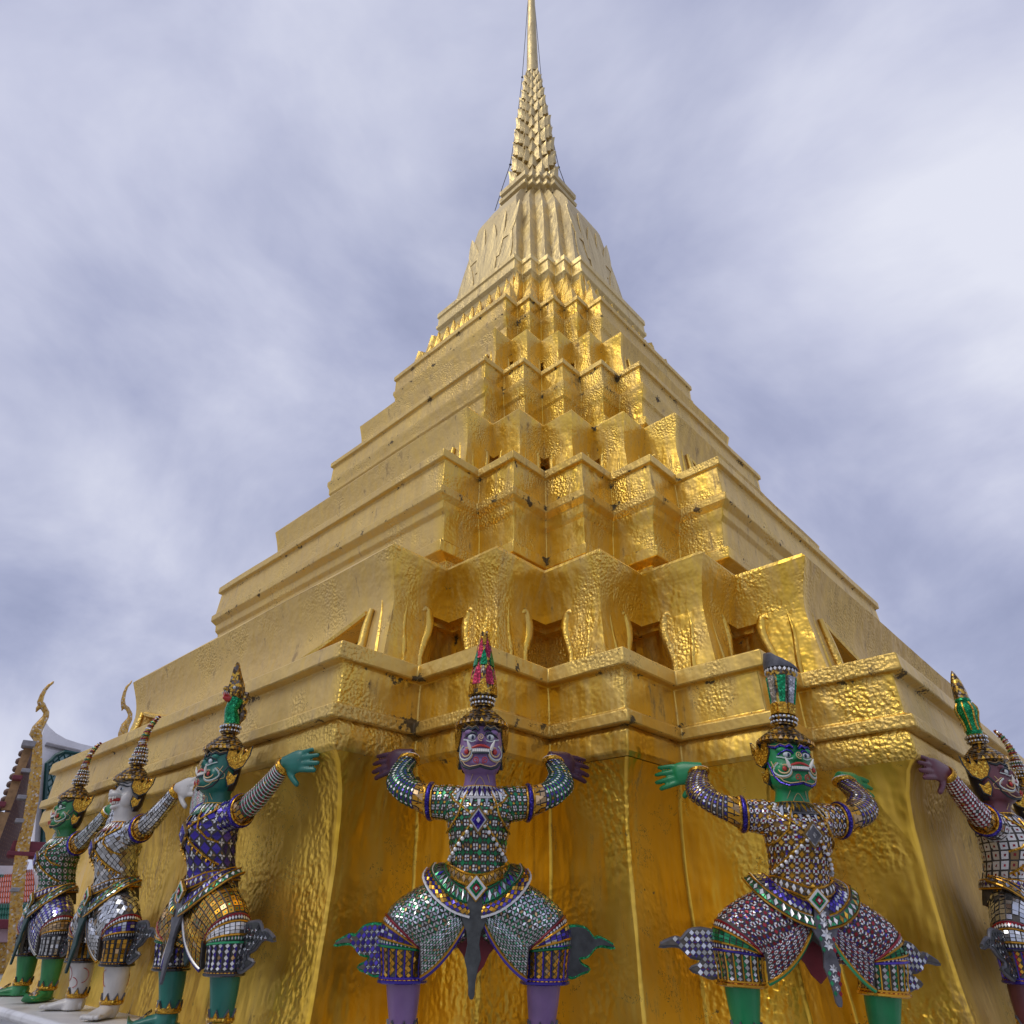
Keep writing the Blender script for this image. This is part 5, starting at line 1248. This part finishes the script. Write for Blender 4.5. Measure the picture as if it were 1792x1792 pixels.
hb(w, 'window_frame', 'lattice_green', win)
xs = [x for x, z in wo]; zs = [z for x, z in wo]; x0, x1, za2, zb2 = min(xs), max(xs), min(zs), max(zs)
def in_poly(x, y, P_):
    c = False; j = len(P_) - 1
    for i in range(len(P_)):
        (xi, yi), (xj, yj) = P_[i], P_[j]
        if (yi > y) != (yj > y) and x < (xj - xi) * (y - yi) / (yj - yi) + xi: c = not c
        j = i
    return c
for sgn in (-1, 1):
    for k in range(-24, 42):
        seg = []
        for m in range(60):
            z = lerp(za2, zb2, m / 59); x = x0 + k * 0.26 + sgn * (z - za2) * 0.62
            if in_poly(x, z, wo): seg.append(base + _side * x + UPV * z + _away * 3.87)
            elif len(seg) > 1: break
        if len(seg) > 2:
            w = MB(); w.tube(seg, 0.026, 4); hb(w, 'lattice_bar', 'lattice_green', win)
# gable board with its horn-shaped finial
def ribbon(pts, wid, th, mat_name, name, back=0.0, par=hall):
    w = MB(); P3 = [Vector(ptb(u, v, back)) for u, v in pts]; rows = []
    for i, p in enumerate(P3):
        d = (P3[min(i + 1, len(P3) - 1)] - P3[max(i - 1, 0)]).normalized(); n = d.cross(_away).normalized(); h = wid[i] / 2
        rows.append([p + n * h - _away * th, p - n * h - _away * th, p - n * h + _away * th, p + n * h + _away * th])
    w.grid(rows, True, 0, False, True, True); return hb(w, name, mat_name, par, smooth=40)
ribbon([(66, 1288), (64, 1340), (58, 1400), (50, 1440), (40, 1480), (33, 1530), (28, 1590), (24, 1660), (20, 1720)], [.30, .36, .36, .38, .44, .42, .4, .4, .4], .14, 'board_mosaic', 'gable_board')
ribbon([(61, 1300), (56, 1350), (49, 1400), (43, 1440), (38, 1470)], [.10, .14, .14, .14, .1], .20, 'board_mosaic', 'board_edge', -.1)
def chofa(pts, name, back, par):
    w = MB(); P3 = [Vector(ptb(u, v, back)) for u, v, r in pts]; w.tube(P3, [r * .72 for u, v, r in pts], 8); return w, P3
horn = [(66, 1292, .22), (62, 1284, .30), (66, 1274, .28), (74, 1263, .22), (80, 1254, .17), (81, 1247, .15), (77, 1240, .15), (73, 1234, .19), (70, 1228, .15), (74, 1216, .12), (79, 1207, .10), (86, 1199, .085), (92, 1195, .07), (94, 1192, .03)]
w, P3 = chofa(horn, 'x', 0, hall)
w.tube([P3[7], Vector(ptb(66, 1240, 0)), Vector(ptb(63, 1246, 0))], [.12, .08, .02], 6); hb(w, 'horn_finial', 'glit_gold_far' if 'glit_gold_far' in MAT else 'board_mosaic', smooth=60)
# eaves seen from below: patterned soffit panels, rafters and bracket ends
sof = MB()
f = [Vector(ptb(51, 1308, 1.5)), Vector(ptb(24, 1378, .8)), Vector(ptb(-2, 1448, .4)), Vector(ptb(-20, 1515, .3)), Vector(ptb(28, 1515, 4)), Vector(ptb(38, 1450, 4)), Vector(ptb(48, 1390, 4)), Vector(ptb(60, 1335, 4))]
lo = [[f[k], f[7 - k]] for k in range(4)]
sof.grid(lo); sof.grid([[p + UPV * .15 for p in r] for r in lo], False, 0, True); hb(sof, 'soffit_panel', 'soffit_pattern')
for seg_ in ([(51, 1306), (40, 1335), (30, 1362)], [(29, 1366), (20, 1392), (10, 1418)], [(9, 1422), (0, 1446), (-12, 1478)]):
    ribbon(seg_, [.30] * 3, .12, 'eave_gilt', 'eave_board', .2)
for k in range(13):
    w = MB(); u_, v_ = lerp(48, -14, k / 12), lerp(1308, 1470, k / 12); w.ball(ptb(u_ - 3, v_ - 3, .5), (.16, .3, .14), 8, 5); hb(w, 'tile_end', 'wood_brown', smooth=60)
for (u, v, c, sz) in ((50, 1303, 'grey_timber', .26), (45, 1350, 'grey_timber', .17), (38, 1396, 'grey_timber', .17), (30, 1362, 'trim_maroon', .18), (34, 1437, 'grey_timber', .16), (0, 1408, 'trim_maroon', .2), (26, 1557, 'grey_timber', .16)):
    w = MB(); w.box(ptb(u, v, -.1), (.01 + sz * .85, .3, sz * .42), 0, Matrix((_side, _away, UPV)).transposed()); hb(w, 'bracket_end', c, bevel=.02)
w = MB(); w.box(ptb(47, 1488, .5), (.55, .5, .28), 0, Matrix((_side, _away, UPV)).transposed()); w.box(ptb(45, 1496, .4), (.62, .55, .08), 0, Matrix((_side, _away, UPV)).transposed()); hb(w, 'eave_box', 'trim_maroon', bevel=.03)
# second gilded horn, standing above the ledge
w, P3 = chofa([(214, 1300, .30), (215, 1284, .34), (219, 1270, .30), (227, 1258, .20), (228, 1250, .16), (223, 1240, .15), (216, 1236, .19), (215, 1226, .15), (218, 1212, .12), (222, 1202, .10), (228, 1196, .07), (231, 1191, .03)], 'x', 8, None)
w.tube([P3[6], Vector(ptb(213, 1244, 8))], [.11, .02], 6)
P0 = Vector(ptb(214, 1300, 8)); w.tube([Vector((P0.x, P0.y, 0)), Vector((P0.x, P0.y, P0.z * .6)), P0], [.45, .4, .3], 8)
o = w.build('roof_finial', 'board_mosaic', None, smooth=60); o['label'] = 'gilded horn-shaped roof finial rising above the stupa ledge, beside its left end'; o['category'] = 'finial'
# lower tiled roof: red field with green border, white ridge, cornice
roof = empty('tiled_pavilion', base, 0.0, 'low pavilion with red and green roof tiles and white ridge at the left edge', 'pavilion')
A, B_, C, D_ = Vector(ptb(-40, 1530, 8)), Vector(ptb(60, 1522, 8)), Vector(ptb(60, 1610, 3)), Vector(ptb(-60, 1615, 3))
for jr in range(9):
    for ic in range(26):
        u0, u1, v0, v1 = ic / 26, (ic + 1) / 26, jr / 9, (jr + 1) / 9
        def q(u, v): return A.lerp(B_, u).lerp(D_.lerp(C, u), v)
        w = MB(); n = UPV * .05
        f0 = [q(u0 + .002, v0), q((u0 + u1) / 2, v0) + n, q(u1 - .002, v0)]; f1 = [q(u0 + .002, v1 + .02) + n, q((u0 + u1) / 2, v1 + .03) + n * 2.4, q(u1 - .002, v1 + .02) + n]
        w.grid([f0, f1], False, 0, True); w.grid([f1, [p - n * 1.2 for p in f1]], False, 0, True)
        edge = jr >= 6 or (jr < 2 and ic < 12 - jr * 2)
        hb(w, 'roof_tile', 'tile_green' if edge else 'tile_red', roof)
for nm, ((u0, v0), (u1, v1)), th, mt, bk in (('ridge', ((-40, 1524), (48, 1515)), .30, 'white_plaster', 8), ('cornice', ((-60, 1618), (40, 1616)), .16, 'trim_maroon', 3), ('frieze', ((-60, 1632), (40, 1630)), .34, 'pale_pink', 3.3), ('gilt_wall', ((-60, 1680), (40, 1678)), .9, 'board_mosaic', 4)):
    w = MB(); a, b2 = Vector(ptb(u0, v0, bk)), Vector(ptb(u1, v1, bk)); c = (a + b2) / 2; w.box(c, ((b2 - a).length / 2, .5, th), 0, Matrix((_side, _away, UPV)).transposed()); hb(w, nm, mt, roof, bevel=.03)
w = MB(); c = Vector(ptb(-10, 1700, 6)); w.box(Vector((c.x, c.y, 1.2)), (4.0, 1.5, 1.2), 0, Matrix((_side, _away, UPV)).transposed()); hb(w, 'base_wall', 'pale_pink', roof)
